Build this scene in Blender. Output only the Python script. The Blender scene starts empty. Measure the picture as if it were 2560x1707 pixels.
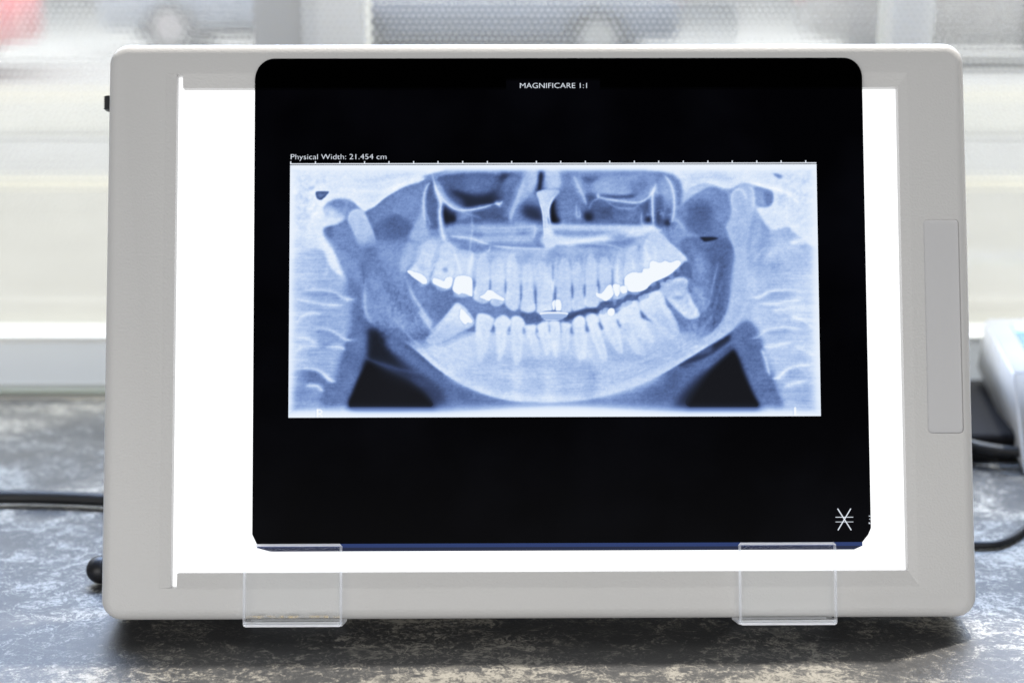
import bpy, bmesh, math, random
import numpy as np
from mathutils import Vector, Matrix

S = bpy.context.scene
COL = S.collection
# ------------------------------------------------------------------ camera, light, exposure
CAM_D, CAM_H, CAM_TILT = 0.569458, 0.261303, 14.0
cd = bpy.data.cameras.new('camera'); cam = bpy.data.objects.new('camera', cd); COL.objects.link(cam)
cam.location = (0, -CAM_D, CAM_H); cam.rotation_euler = (math.radians(90-CAM_TILT), 0, 0)
cd.sensor_width = 36; cd.lens = 36*3813/2560; cd.clip_start = .02; cd.clip_end = 500
cd.shift_y = 0.0
cd.dof.use_dof = True; cd.dof.focus_distance = 0.612; cd.dof.aperture_fstop = 6.6; cd.dof.aperture_blades = 7
S.camera = cam
W = bpy.data.worlds.new('World'); S.world = W; W.use_nodes = True
bg = W.node_tree.nodes['Background']; bg.inputs[0].default_value = (.93, .97, 1.0, 1); bg.inputs[1].default_value = 0.14
S.view_settings.view_transform = 'Standard'; S.view_settings.look = 'None'; S.view_settings.exposure = 0; S.view_settings.gamma = 1
S.view_settings.use_curve_mapping = False
S.render.engine = 'CYCLES'
S.cycles.transparent_max_bounces = 16; S.cycles.sample_clamp_indirect = 6

def area(name, loc, target, sx, sy, power, color, spread=180):
    d = bpy.data.lights.new(name, 'AREA'); d.shape = 'RECTANGLE'; d.size = sx; d.size_y = sy; d.energy = power; d.color = color; d.spread = math.radians(spread)
    o = bpy.data.objects.new(name, d); COL.objects.link(o); o.location = loc
    o.rotation_euler = (Vector(target)-Vector(loc)).to_track_quat('-Z', 'Y').to_euler(); return o
# sunlight falling steeply through the window, from behind and a little to the right
area('sunlight', (.78, 1.62, 3.95), (0, 0.05, .1), .07, .07, 350, (1.0, .94, .86))
# daylight on the street, a blue lamp added in front of the blind for counter sheen, and the soft light of the room
area('street_daylight', (0, 15, 11), (0, 14, -1), 34, 16, 8800, (1.0, .985, .975))
area('counter_sheen_lamp', (0, .335, .39), (0, .12, 0.0), 1.3, .20, 3.9, (.42, .60, 1.0), 75)
area('room_light', (-.3, -2.6, .42), (0, 0, .12), 3.4, .8, 45, (1.0, .99, .975))

# ------------------------------------------------------------------ helpers
def lin(c): c = c/255 if c > 1 else c; return c/12.92 if c <= .04045 else ((c+.055)/1.055)**2.4
def rgb(*c): return (lin(c[0]), lin(c[1]), lin(c[2]), 1)
def material(name, color=(.8, .8, .8, 1), rough=.5, spec=.5, **kw):
    m = bpy.data.materials.new(name); m.use_nodes = True
    b = m.node_tree.nodes['Principled BSDF']; b.inputs['Base Color'].default_value = color
    b.inputs['Roughness'].default_value = rough; b.inputs['Specular IOR Level'].default_value = spec
    for k, v in kw.items(): b.inputs[k].default_value = v
    return m
def nd(m, t, **props):
    n = m.node_tree.nodes.new(t)
    for k, v in props.items(): setattr(n, k, v)
    return n
def lk(m, a, b): m.node_tree.links.new(a, b)
def tag(o, label=None, cat=None, group=None, kind=None):
    for k, v in (('label', label), ('category', cat), ('group', group), ('kind', kind)):
        if v: o[k] = v
    return o
def thing(name, label, cat, loc=(0, 0, 0), rot=(0, 0, 0), group=None):
    o = bpy.data.objects.new(name, None); COL.objects.link(o); o.location = loc; o.rotation_euler = rot
    o.empty_display_size = .02
    return tag(o, label, cat, group)
def link_mesh(name, me, mats, parent=None, smooth=False):
    o = bpy.data.objects.new(name, me); COL.objects.link(o)
    for m in (mats if isinstance(mats, (list, tuple)) else [mats]): me.materials.append(m)
    if smooth: me.polygons.foreach_set('use_smooth', [True]*len(me.polygons))
    if parent: o.parent = parent
    return o
def obj(name, bm, mats, parent=None, smooth=False):
    me = bpy.data.meshes.new(name); bmesh.ops.recalc_face_normals(bm, faces=bm.faces); bm.to_mesh(me); bm.free()
    return link_mesh(name, me, mats, parent, smooth)
def box(bm, x0, x1, y0, y1, z0, z1, bevel=0, seg=2, mi=0):
    r = bmesh.ops.create_cube(bm, size=1)
    for v in r['verts']: v.co = Vector((x0+(v.co.x+.5)*(x1-x0), y0+(v.co.y+.5)*(y1-y0), z0+(v.co.z+.5)*(z1-z0)))
    fs = list({f for v in r['verts'] for f in v.link_faces})
    for f in fs: f.material_index = mi
    if bevel: bmesh.ops.bevel(bm, geom=list({e for f in fs for e in f.edges}), offset=bevel, segments=seg, profile=.5, affect='EDGES')
    return bm
def boxo(name, a, mat, parent=None, bevel=0, seg=2): return obj(name, box(bmesh.new(), *a, bevel, seg), mat, parent)
def tube(bm, pts, r, n=12, cap=True, flat=1.0):
    pts = [Vector(p) for p in pts]; rings = []
    for i, p in enumerate(pts):
        t = (pts[min(i+1, len(pts)-1)]-pts[max(i-1, 0)]).normalized()
        s = t.cross(Vector((0, 0, 1)));
        if s.length < 1e-3: s = Vector((1, 0, 0))
        s.normalize(); u = s.cross(t); rr = r[i] if isinstance(r, (list, tuple)) else r
        rings.append([bm.verts.new(p+rr*(math.cos(a)*s+flat*math.sin(a)*u)) for a in [2*math.pi*k/n for k in range(n)]])
    for a, b in zip(rings, rings[1:]):
        for k in range(n): bm.faces.new((a[k], a[(k+1) % n], b[(k+1) % n], b[k]))
    if cap: bm.faces.new(rings[0]); bm.faces.new(rings[-1])
    return bm
def curve_pts(p, n=10):
    p = [Vector(q) for q in p]; out = []
    for i in range(len(p)-1):
        a, b, c, d = p[max(i-1, 0)], p[i], p[i+1], p[min(i+2, len(p)-1)]
        for k in range(n):
            t = k/n; out.append(.5*((2*b)+(c-a)*t+(2*a-5*b+4*c-d)*t*t+(-a+3*b-3*c+d)*t**3))
    return out+[p[-1]]
def rrect(x0, x1, y0, y1, r, n=8):
    out = []
    for cx, cy, a0 in ((x1-r, y1-r, 0), (x0+r, y1-r, 90), (x0+r, y0+r, 180), (x1-r, y0+r, 270)):
        for k in range(n+1):
            a = math.radians(a0+90*k/n); out.append((cx+r*math.cos(a), cy+r*math.sin(a)))
    return out
def loft(bm, rings, cap0=True, cap1=True, mi=0):
    R = [[bm.verts.new(p) for p in ring] for ring in rings]; n = len(R[0])
    for a, b in zip(R, R[1:]):
        for k in range(n): bm.faces.new((a[k], a[(k+1) % n], b[(k+1) % n], b[k])).material_index = mi
    if cap0: bm.faces.new(R[0])
    if cap1: bm.faces.new(R[-1])
    return bm

# ------------------------------------------------------------------ materials
def plastic(name, color, rough=.42, bump=.12, scale=1600, spec=.4):
    m = material(name, color, rough, spec)
    tc = nd(m, 'ShaderNodeTexCoord'); n = nd(m, 'ShaderNodeTexNoise'); n.inputs['Scale'].default_value = scale; n.inputs['Detail'].default_value = 3
    bp = nd(m, 'ShaderNodeBump'); bp.inputs['Strength'].default_value = bump; bp.inputs['Distance'].default_value = .0004
    lk(m, tc.outputs['Object'], n.inputs['Vector']); lk(m, n.outputs['Fac'], bp.inputs['Height'])
    lk(m, bp.outputs['Normal'], m.node_tree.nodes['Principled BSDF'].inputs['Normal'])
    # faint handling marks
    n2 = nd(m, 'ShaderNodeTexNoise'); n2.inputs['Scale'].default_value = 14; n2.inputs['Detail'].default_value = 6
    mx = nd(m, 'ShaderNodeMix', data_type='RGBA'); mx.inputs[6].default_value = tuple(c*.955 for c in color[:3])+(1,); mx.inputs[7].default_value = color
    lk(m, tc.outputs['Object'], n2.inputs['Vector']); lk(m, n2.outputs['Fac'], mx.inputs[0]); lk(m, mx.outputs[2], m.node_tree.nodes['Principled BSDF'].inputs['Base Color'])
    return m
M_plastic = plastic('white_plastic', (.70, .695, .69, 1), .40, .35, 1100)
M_smooth = plastic('smooth_plastic', (.66, .66, .675, 1), .45, .05, 900)
M_black = material('black_rubber', (.012, .012, .014, 1), .42, .4)
M_cable = plastic('black_cable', (.010, .010, .011, 1), .5, .3, 500)
M_white = plastic('white_gloss', (.80, .80, .80, 1), .35, .03, 700)

def counter_material():
    m = material('stone_laminate', (.1, .1, .1, 1), .30, .5); b = m.node_tree.nodes['Principled BSDF']
    tc = nd(m, 'ShaderNodeTexCoord')
    def noise(scale, det, rough, dist, sx=1, sy=1, rot=0):
        mp = nd(m, 'ShaderNodeMapping'); mp.inputs['Scale'].default_value = (sx, sy, 1); mp.inputs['Rotation'].default_value = (0, 0, rot)
        n = nd(m, 'ShaderNodeTexNoise'); n.inputs['Scale'].default_value = scale; n.inputs['Detail'].default_value = det
        n.inputs['Roughness'].default_value = rough; n.inputs['Distortion'].default_value = dist
        lk(m, tc.outputs['Object'], mp.inputs['Vector']); lk(m, mp.outputs[0], n.inputs['Vector']); return n.outputs['Fac']
    def math_(op, a, bb=None, c=None):
        n = nd(m, 'ShaderNodeMath', operation=op)
        for i, v in enumerate((a, bb, c)):
            if v is None: continue
            if isinstance(v, (int, float)): n.inputs[i].default_value = v
            else: lk(m, v, n.inputs[i])
        return n.outputs[0]
    big = noise(13, 4, .55, .8, 1, 1.5, .5)
    mid = noise(75, 10, .80, 1.2, 1, 1.15, .45)
    speck = noise(620, 6, .85, .8, 1, 1.0, .4)
    streak = noise(42, 10, .78, 2.4, .8, 1.7, .75)
    v = math_('MULTIPLY_ADD', big, .85, math_('MULTIPLY', mid, .55))
    v = math_('MULTIPLY_ADD', speck, .62, v); v = math_('MULTIPLY_ADD', streak, .45, v)
    for sc, wt, k in ((95, .20, 13), (230, .16, 9)):                                          # fine ridged crackle
        n_ = noise(sc, 7, .62, 1.3, 1, 1.2, .7); l_ = math_('MAXIMUM', math_('SUBTRACT', 1.0, math_('MULTIPLY', math_('ABSOLUTE', math_('SUBTRACT', n_, .5)), k)), 0.0)
        v = math_('MULTIPLY_ADD', math_('MULTIPLY', l_, math_('POWER', mid, 1.0)), wt*1.6, v)
    cr = nd(m, 'ShaderNodeValToRGB'); e = cr.color_ramp; e.elements[0].position = .86; e.elements[0].color = (.016, .017, .021, 1)
    e.elements[1].position = 1.19; e.elements[1].color = (.62, .57, .48, 1)
    for p, c in ((.96, (.045, .045, .048, 1)), (1.04, (.15, .14, .125, 1)), (1.11, (.34, .315, .265, 1))):
        el = e.elements.new(min(p, 1)); el.color = c
    # the ramp works on 0..1, so bring the sum there
    vv = nd(m, 'ShaderNodeMapRange'); vv.inputs['From Min'].default_value = 1.16; vv.inputs['From Max'].default_value = 1.60; lk(m, v, vv.inputs['Value'])
    for el, p in zip(e.elements, (.12, .40, .54, .68, .88)): el.position = p
    cols = [(.007, .008, .010, 1), (.018, .019, .021, 1), (.050, .049, .046, 1), (.135, .128, .112, 1), (.30, .285, .245, 1)]
    for el, c in zip(e.elements, cols): el.color = c
    lk(m, vv.outputs[0], cr.inputs['Fac'])
    # thin pale veins
    w = nd(m, 'ShaderNodeTexVoronoi', feature='DISTANCE_TO_EDGE'); w.inputs['Scale'].default_value = 9
    mp = nd(m, 'ShaderNodeMapping'); mp.inputs['Rotation'].default_value = (0, 0, .55); mp.inputs['Scale'].default_value = (1, 1.9, 1)
    nz = nd(m, 'ShaderNodeTexNoise'); nz.inputs['Scale'].default_value = 22; nz.inputs['Detail'].default_value = 6
    ad = nd(m, 'ShaderNodeMix', data_type='VECTOR'); ad.inputs[0].default_value = .14
    lk(m, tc.outputs['Object'], nz.inputs['Vector']); lk(m, tc.outputs['Object'], ad.inputs[4]); lk(m, nz.outputs['Color'], ad.inputs[5])
    lk(m, ad.outputs[1], mp.inputs['Vector']); lk(m, mp.outputs[0], w.inputs['Vector'])
    vr = nd(m, 'ShaderNodeMapRange'); vr.inputs['From Min'].default_value = 0; vr.inputs['From Max'].default_value = .035; vr.inputs['To Min'].default_value = .75; vr.inputs['To Max'].default_value = 0
    lk(m, w.outputs['Distance'], vr.inputs['Value'])
    vm = math_('MULTIPLY', vr.outputs[0], math_('MULTIPLY', math_('GREATER_THAN', big, .50), mid))
    mx = nd(m, 'ShaderNodeMix', data_type='RGBA'); mx.inputs[7].default_value = (.34, .325, .28, 1); lk(m, vm, mx.inputs[0]); lk(m, cr.outputs[0], mx.inputs[6])
    lk(m, mx.outputs[2], b.inputs['Base Color'])
    g = noise(1100, 3, .6, 0); bp = nd(m, 'ShaderNodeBump'); bp.inputs['Strength'].default_value = .30; bp.inputs['Distance'].default_value = .0006
    lk(m, g, bp.inputs['Height']); lk(m, bp.outputs[0], b.inputs['Normal'])
    rr = nd(m, 'ShaderNodeMapRange'); rr.inputs['To Min'].default_value = .30; rr.inputs['To Max'].default_value = .55; lk(m, mid, rr.inputs['Value']); lk(m, rr.outputs[0], b.inputs['Roughness'])
    b.inputs['IOR'].default_value = 1.7
    return m
M_counter = counter_material()

CZ = -.0045                                           # counter top; the box stands on its lower back edge
# ------------------------------------------------------------------ the street outside
GZ = -.85
def ground_mat(name, c, var=.08, scale=3):
    m = material(name, c, .85, .2); tc = nd(m, 'ShaderNodeTexCoord'); n = nd(m, 'ShaderNodeTexNoise'); n.inputs['Scale'].default_value = scale; n.inputs['Detail'].default_value = 8
    mx = nd(m, 'ShaderNodeMix', data_type='RGBA'); mx.inputs[6].default_value = tuple(k*(1-var*2) for k in c[:3])+(1,); mx.inputs[7].default_value = tuple(min(k*(1+var*2), 1) for k in c[:3])+(1,)
    lk(m, tc.outputs['Object'], n.inputs['Vector']); lk(m, n.outputs['Fac'], mx.inputs[0]); lk(m, mx.outputs[2], m.node_tree.nodes['Principled BSDF'].inputs['Base Color']); return m
tag(boxo('ground', (-150, 150, .50, 300, GZ-.3, GZ-.02), ground_mat('pale_ground', (.40, .40, .41, 1))), kind='structure')
tag(boxo('pavement', (-60, 60, .50, 7.1, GZ-.018, GZ), ground_mat('pale_paving', (.42, .41, .39, 1))), kind='structure')
tag(boxo('kerb', (-60, 60, 7.1, 7.45, GZ-.018, GZ+.004), ground_mat('kerb_stone', (.60, .57, .48, 1))), kind='structure')
tag(boxo('path', (-60, 60, 3.6, 4.3, GZ+.002, GZ+.006), ground_mat('path_stone', (.42, .41, .38, 1))), kind='structure')
tag(boxo('road', (-60, 60, 9.6, 12.2, GZ-.018, GZ-.004), ground_mat('worn_asphalt', (.42, .415, .40, 1))), kind='structure')
tag(boxo('verge', (-60, 60, 12.2, 13.3, GZ-.018, GZ-.003), ground_mat('sandy_verge', (.46, .44, .39, 1))), kind='structure')

def car(x, y, paint, label, flip=False, L=4.2):
    t = thing('parked_car', label, 'car', (x, y, GZ-.02), (0, 0, math.pi if flip else 0), 'cars parked across the street')
    pm = material('car_paint', paint, .3, .6); gl = material('car_glass', (.02, .025, .03, 1), .1, .6)
    h = L/2
    prof = [(-h, .32), (-h, .75), (-h+.15, .92), (-h+1.05, 1.0), (-h+1.7, 1.42), (h-1.2, 1.46), (h-.35, 1.02), (h, .92), (h, .32)]
    def slab(p, w0, w1, name, mat, par, bev=.05):
        bm = bmesh.new(); a = [bm.verts.new((q[0], w0, q[1])) for q in p]; b = [bm.verts.new((q[0], w1, q[1])) for q in p]
        bm.faces.new(a); bm.faces.new(b)
        for k in range(len(p)): bm.faces.new((a[k], a[(k+1) % len(p)], b[(k+1) % len(p)], b[k]))
        if bev: bmesh.ops.bevel(bm, geom=list(bm.edges), offset=bev, segments=3, affect='EDGES')
        return obj(name, bm, mat, par, True)
    slab(prof, -.86, .86, 'body', pm, t)
    slab([(-h+1.2, 1.03), (-h+1.75, 1.36), (-.05, 1.38), (-.05, 1.03)], -.875, .875, 'window', gl, t, 0)
    slab([(.05, 1.03), (.05, 1.38), (h-1.25, 1.38), (h-.62, 1.03)], -.875, .875, 'window', gl, t, 0)
    slab([(-h+.4, .22), (-h+.4, .42), (h-.4, .42), (h-.4, .22)], -.82, .82, 'underbody', M_black, t, 0)
    for wx in (-h+.8, h-.85):
        for s in (-.80, .80):
            bm = bmesh.new(); bmesh.ops.create_cone(bm, segments=28, radius1=.32, radius2=.32, depth=.2, cap_ends=True, matrix=Matrix.Translation((wx, s, .34)) @ Matrix.Rotation(math.pi/2, 4, 'X'))
            w = obj('wheel', bm, M_black, t)
            bm = bmesh.new(); bmesh.ops.create_cone(bm, segments=28, radius1=.19, radius2=.19, depth=.215, cap_ends=True, matrix=Matrix.Translation((wx, s*1.01, .34)) @ Matrix.Rotation(math.pi/2, 4, 'X'))
            obj('rim', bm, material('rim_metal', (.45, .45, .46, 1), .35, .5, Metallic=.6), w)
    boxo('tail_light', (h-.10, h+.02, -.80, -.45, .70, .88), material('red_lens', (.6, .03, .03, 1), .3), t, .02)
    return t
car(-7.1, 15.2, (.70, .008, .02, 1), 'red car at the far left of the street seen through the blind')
car(-2.9, 19.2, (.22, .27, .36, 1), 'pale blue grey car parked beside the red one', True)
car(-.35, 16.6, (.13, .16, .24, 1), 'dark slate car with red tail light in the middle of the street')
car(5.6, 16.8, (.09, .08, .078, 1), 'dark car at the right end of the street', True, 4.6)

# ------------------------------------------------------------------ window, blind, counter
tag(boxo('counter', (-1.3, 1.3, -.26, .352, -.045, CZ), M_counter, None, .004), kind='structure')
tag(boxo('wall', (-1.3, 1.3, .355, .44, GZ-.3, -.003), material('wall_paint', (.7, .69, .66, 1), .8)), kind='structure')
wf = thing('window_frame', 'white window frame behind the blind with two upright mullions', 'window', (0, .40, 0))
M_frame = plastic('window_paint', (.88, .875, .85, 1), .4, .03, 300)
bm = bmesh.new(); pr = [(-.0375, -.0040), (-.0375, .0010), (-.0362, .0030), (-.0235, .0255), (-.0215, .0285), (-.0190, .0300), (.008, .0300), (.009, -.0040)]
loft(bm, [[(x, y, z) for y, z in pr] for x in (-1.3, 1.3)])
obj('bottom_rail', bm, plastic('sill_paint', (.52, .53, .53, 1), .4, .03, 300), wf)
boxo('sealing_strip', (-1.3, 1.3, -.0455, -.0377, -.0042, -.0016), material('seal', (.20, .22, .19, 1), .6), wf)
boxo('mullion', (-.130, -.090, -.014, .030, .031, .80), M_frame, wf, .003)
boxo('mullion_shaded_side', (-.162, -.1302, .004, .028, .031, .80), plastic('mullion_shade_tone', (.62, .61, .59, 1), .5, .03, 300), wf, .002)  # shaded side of the mullion, its shade put into a darker colour
boxo('mullion', (.234, .2600, -.014, .030, .031, .80), M_frame, wf, .003)
boxo('head_rail', (-1.3, 1.3, -.03, .04, .801, .86), M_frame, wf, .003)
mg = bpy.data.materials.new('window_glass'); mg.use_nodes = True; nt = mg.node_tree; nt.nodes.clear()
o_ = nt.nodes.new('ShaderNodeOutputMaterial'); t_ = nt.nodes.new('ShaderNodeBsdfTransparent'); g_ = nt.nodes.new('ShaderNodeBsdfGlossy'); g_.inputs['Roughness'].default_value = .03
x_ = nt.nodes.new('ShaderNodeMixShader'); x_.inputs[0].default_value = .05; t_.inputs[0].default_value = (.95, .97, .96, 1)
nt.links.new(t_.outputs[0], x_.inputs[1]); nt.links.new(g_.outputs[0], x_.inputs[2]); nt.links.new(x_.outputs[0], o_.inputs[0])
boxo('pane', (-1.3, 1.3, .006, .010, .0301, .80), mg, wf)

def blind_material():
    m = bpy.data.materials.new('blind_mesh'); m.use_nodes = True; nt = m.node_tree; nt.nodes.clear()
    out = nt.nodes.new('ShaderNodeOutputMaterial'); mix = nt.nodes.new('ShaderNodeMixShader')
    tr = nt.nodes.new('ShaderNodeBsdfTransparent'); df = nt.nodes.new('ShaderNodeBsdfDiffuse'); tl = nt.nodes.new('ShaderNodeBsdfTranslucent'); m2 = nt.nodes.new('ShaderNodeMixShader')
    df.inputs[0].default_value = (.66, .655, .64, 1); tl.inputs[0].default_value = (.56, .555, .54, 1); m2.inputs[0].default_value = .62
    tc = nt.nodes.new('ShaderNodeTexCoord'); sp = nt.nodes.new('ShaderNodeSeparateXYZ'); nt.links.new(tc.outputs['Object'], sp.inputs[0])
    def mt(op, a, b=None, c=None):
        n = nt.nodes.new('ShaderNodeMath'); n.operation = op
        for i, v in enumerate((a, b, c)):
            if v is None: continue
            if isinstance(v, (int, float)): n.inputs[i].default_value = v
            else: nt.links.new(v, n.inputs[i])
        return n.outputs[0]
    P = 2*math.pi/PITCH; X, Z = sp.outputs['X'], sp.outputs['Z']
    c1 = mt('COSINE', mt('MULTIPLY', Z, P*1.1547)); c2 = mt('COSINE', mt('MULTIPLY_ADD', X, P, mt('MULTIPLY', Z, P*.57735))); c3 = mt('COSINE', mt('MULTIPLY_ADD', X, -P, mt('MULTIPLY', Z, P*.57735)))
    s = mt('ADD', mt('ADD', c1, c2), c3)          # honeycomb lattice, -1.5 .. 3
    mr = nt.nodes.new('ShaderNodeMapRange'); mr.inputs['From Min'].default_value = .25; mr.inputs['From Max'].default_value = 1.35; mr.inputs['To Min'].default_value = COVER[0]; mr.inputs['To Max'].default_value = COVER[1]
    nt.links.new(s, mr.inputs['Value'])
    nt.links.new(mr.outputs[0], mix.inputs[0]); nt.links.new(tr.outputs[0], mix.inputs[1]); nt.links.new(m2.outputs[0], mix.inputs[2])
    nt.links.new(df.outputs[0], m2.inputs[1]); nt.links.new(tl.outputs[0], m2.inputs[2]); nt.links.new(mix.outputs[0], out.inputs[0])
    return m
PITCH, COVER = .0039, (.05, .97)
bl = thing('roller_blind', 'white perforated roller blind hanging in front of the window', 'blind', (0, .352, 0))
bm = bmesh.new(); vs = [bm.verts.new(p) for p in ((-1.3, 0, .036), (1.3, 0, .036), (1.3, 0, .60), (-1.3, 0, .60))]; bm.faces.new(vs)
obj('mesh_fabric', bm, blind_material(), bl)
obj('hem_bar', box(bmesh.new(), -1.3, 1.3, -.003, .003, .0312, .0355, .001), material('hem', (.86, .85, .80, 1), .5), bl)
obj('roller', tube(bmesh.new(), [(-1.3, 0, .615), (1.3, 0, .615)], .016), material('roller_tube', (.8, .8, .78, 1), .4), bl)
# ---- the radiograph on the film: tone map painted with numpy, in artwork units (x 720..2052, y 410..1046)
AX0, AY0, AX1, AY1 = 716, 408, 2056, 1050
AW, AH = AX1-AX0, AY1-AY0
G = np.full((AH, AW), 0.6, np.float32)
rng = np.random.RandomState(7)

def blur1(a, s, ax):
    if s < 0.3: return a
    r = max(1, int(s*3)); k = np.exp(-0.5*(np.arange(-r, r+1)/s)**2); k /= k.sum()
    n = a.shape[ax]; pad = [(0, 0), (0, 0)]; pad[ax] = (r, r)
    b = np.pad(a, pad, mode='edge'); o = np.zeros_like(a, dtype=np.float32)
    for i, w in enumerate(k):
        o += w*(b[i:i+n] if ax == 0 else b[:, i:i+n])
    return o
def blur(a, sx, sy=None): return blur1(blur1(a, sx, 1), sx if sy is None else sy, 0)
def Lc(p): return [(700+x/2.376, 400+y/2.376) for x, y in p]
def Rc(p): return [(1380+x/2.376, 400+y/2.376) for x, y in p]
def smooth(p, closed, n=6):
    p = np.array(p, float); m = len(p)
    if m < 3: return p
    out = []
    for i in range(m if closed else m-1):
        if closed: a, b, c, d = p[(i-1) % m], p[i], p[(i+1) % m], p[(i+2) % m]
        else: a, b, c, d = p[max(i-1, 0)], p[i], p[i+1], p[min(i+2, m-1)]
        for t in np.arange(n)/n:
            out.append(0.5*((2*b)+(c-a)*t+(2*a-5*b+4*c-d)*t*t+(-a+3*b-3*c+d)*t**3))
    if not closed: out.append(p[-1])
    return np.array(out)
def box_of(p, m):
    x0 = max(int(p[:, 0].min()-AX0-m), 0); x1 = min(int(p[:, 0].max()-AX0+m)+1, AW)
    y0 = max(int(p[:, 1].min()-AY0-m), 0); y1 = min(int(p[:, 1].max()-AY0+m)+1, AH)
    return x0, x1, y0, y1
def apply(x0, x1, y0, y1, al, v, mode):
    g = G[y0:y1, x0:x1]
    if mode == 'set': g += (v-g)*al
    elif mode == 'add': g += v*al
    elif mode == 'max': g[:] = np.maximum(g, g+(v-g)*al)
    elif mode == 'min': g[:] = np.minimum(g, g+(v-g)*al)
def fill(p, v, b=1.5, op=1.0, mode='set', sm=True, by=None, fade=None):
    p = smooth(p, True) if sm else np.array(p, float)
    x0, x1, y0, y1 = box_of(p, 3*max(b, by or 0)+2)
    if x1 <= x0 or y1 <= y0: return
    X, Y = np.meshgrid(np.arange(x0, x1)+AX0+.5, np.arange(y0, y1)+AY0+.5)
    ins = np.zeros(X.shape, bool); m = len(p)
    for i in range(m):
        xa, ya = p[i]; xb, yb = p[(i+1) % m]
        if ya == yb: continue
        lo, hi = (ya, yb) if ya < yb else (yb, ya)
        r0 = np.searchsorted(Y[:, 0], lo); r1 = np.searchsorted(Y[:, 0], hi)
        if r1 > r0:
            yy = Y[r0:r1, :1]; ins[r0:r1] ^= X[r0:r1] < xa+(yy-ya)*(xb-xa)/(yb-ya)
    al = blur(ins.astype(np.float32), b, by)
    if fade: al = al*np.clip((fade[1]-Y)/(fade[1]-fade[0]), 0, 1)
    apply(x0, x1, y0, y1, al*op, v, mode)
def stroke(p, v, w=3, b=1.0, op=1.0, mode='max', taper=True):
    p = smooth(p, False, 5); x0, x1, y0, y1 = box_of(p, w+3*b+2)
    if x1 <= x0 or y1 <= y0: return
    X, Y = np.meshgrid(np.arange(x0, x1)+AX0+.5, np.arange(y0, y1)+AY0+.5)
    al = np.zeros(X.shape, np.float32); n = len(p)-1
    for i in range(n):
        (xa, ya), (xb, yb) = p[i], p[i+1]
        L2 = (xb-xa)**2+(yb-ya)**2+1e-6
        t = np.clip(((X-xa)*(xb-xa)+(Y-ya)*(yb-ya))/L2, 0, 1)
        d = np.hypot(X-xa-t*(xb-xa), Y-ya-t*(yb-ya))
        s = (i+t)/n; ww = w*(np.clip(4*np.minimum(s, 1-s), 0.25, 1) if taper else 1)
        al = np.maximum(al, np.clip((ww/2-d)/max(b, .5)+.5, 0, 1)*(np.clip(6*np.minimum(s, 1-s)+.15, 0, 1) if taper else 1))
    apply(x0, x1, y0, y1, blur(al.astype(np.float32), b*.6)*op, v, mode)
def noise(sx, sy):
    a = blur(rng.standard_normal((AH, AW)).astype(np.float32), sx, sy); return a/a.std()
def ell(cx, cy, rx, ry, v, b=3, op=1, mode='set', rot=0):
    t = np.linspace(0, 6.283, 24, endpoint=False); c, s = math.cos(rot), math.sin(rot)
    fill([(cx+rx*math.cos(a)*c-ry*math.sin(a)*s, cy+rx*math.cos(a)*s+ry*math.sin(a)*c) for a in t], v, b, op, mode, False)

def lf(p, v, b=1.5, op=1, mode='set', **k): fill(Lc(p), v, b, op, mode, **k)
def rf(p, v, b=1.5, op=1, mode='set', **k): fill(Rc(p), v, b, op, mode, **k)
def soft(p, v, w, b, op, mode):                       # a bone edge: thin bright core in a wider faint band
    stroke(p, v, w*.62, b*1.1, op*.50, mode); stroke(p, v, w*1.9, b*2.4, op*.34, mode)
def ls(p, v, w=3, b=1., op=1, mode='max'): soft(Lc(p), v, w, b, op, mode)
def rs(p, v, w=3, b=1., op=1, mode='max'): soft(Rc(p), v, w, b, op, mode)
fine = noise(.8, .8); grain = noise(1.6, 1.6); streak = noise(16, 1.0); wide = noise(60, 3); cloud = noise(14, 14); bone = noise(3, 2)

# broad tones
lf([(40, 30), (520, 30), (520, 1540), (40, 1540)], .62, 20)
lf([(480, 480), (1663, 480), (1663, 1460), (480, 1460)], .56, 14)
rf([(0, 400), (1200, 400), (1200, 1460), (0, 1460)], .56, 14)
rf([(1140, 100), (1600, 100), (1600, 1540), (1140, 1540)], .68, 14)
# left: neck, spine, soft tissue
lf([(60, 520), (260, 520), (330, 600), (400, 720), (300, 900), (60, 900)], .68, 10)
lf([(60, 850), (480, 850), (500, 1120), (430, 1440), (60, 1480)], .66, 12)
lf([(60, 1110), (400, 1120), (380, 1250), (350, 1315), (300, 1310), (60, 1240)], .66, 5)
lf([(400, 1060), (530, 1000), (525, 1150), (470, 1310), (400, 1440), (240, 1450), (250, 1320), (350, 1320), (390, 1220)], .42, 6)
lf([(60, 1270), (240, 1270), (260, 1380), (230, 1460), (60, 1470)], .56, 8)
lf([(90, 1255), (200, 1250), (290, 1320), (230, 1340), (150, 1310), (100, 1300)], .45, 5)
# left skull base
lf([(60, 42), (930, 42), (885, 95), (850, 125), (750, 160), (690, 190), (640, 220), (600, 255), (560, 295), (530, 307), (495, 300), (455, 265), (400, 235), (320, 240), (275, 270), (272, 330), (330, 350), (390, 350), (370, 380), (310, 395), (260, 410), (270, 470), (330, 560), (380, 690), (300, 640), (260, 545), (200, 530), (60, 560)], .90, 3)
lf([(110, 130), (260, 110), (210, 180), (190, 300), (180, 500), (90, 520), (90, 200)], .83, 14)
lf([(450, 120), (600, 95), (820, 80), (820, 110), (640, 150), (520, 170), (440, 150)], .80, 6, .7)
lf([(480, 195), (560, 200), (640, 190), (560, 260), (530, 280), (490, 250)], .84, 6, .8)
ls([(300, 110), (420, 140), (560, 150), (700, 120), (880, 75)], .95, 5, 2, .7)
ls([(400, 180), (520, 190), (640, 190), (760, 130), (900, 80)], .97, 6, 2, .8)
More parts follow.
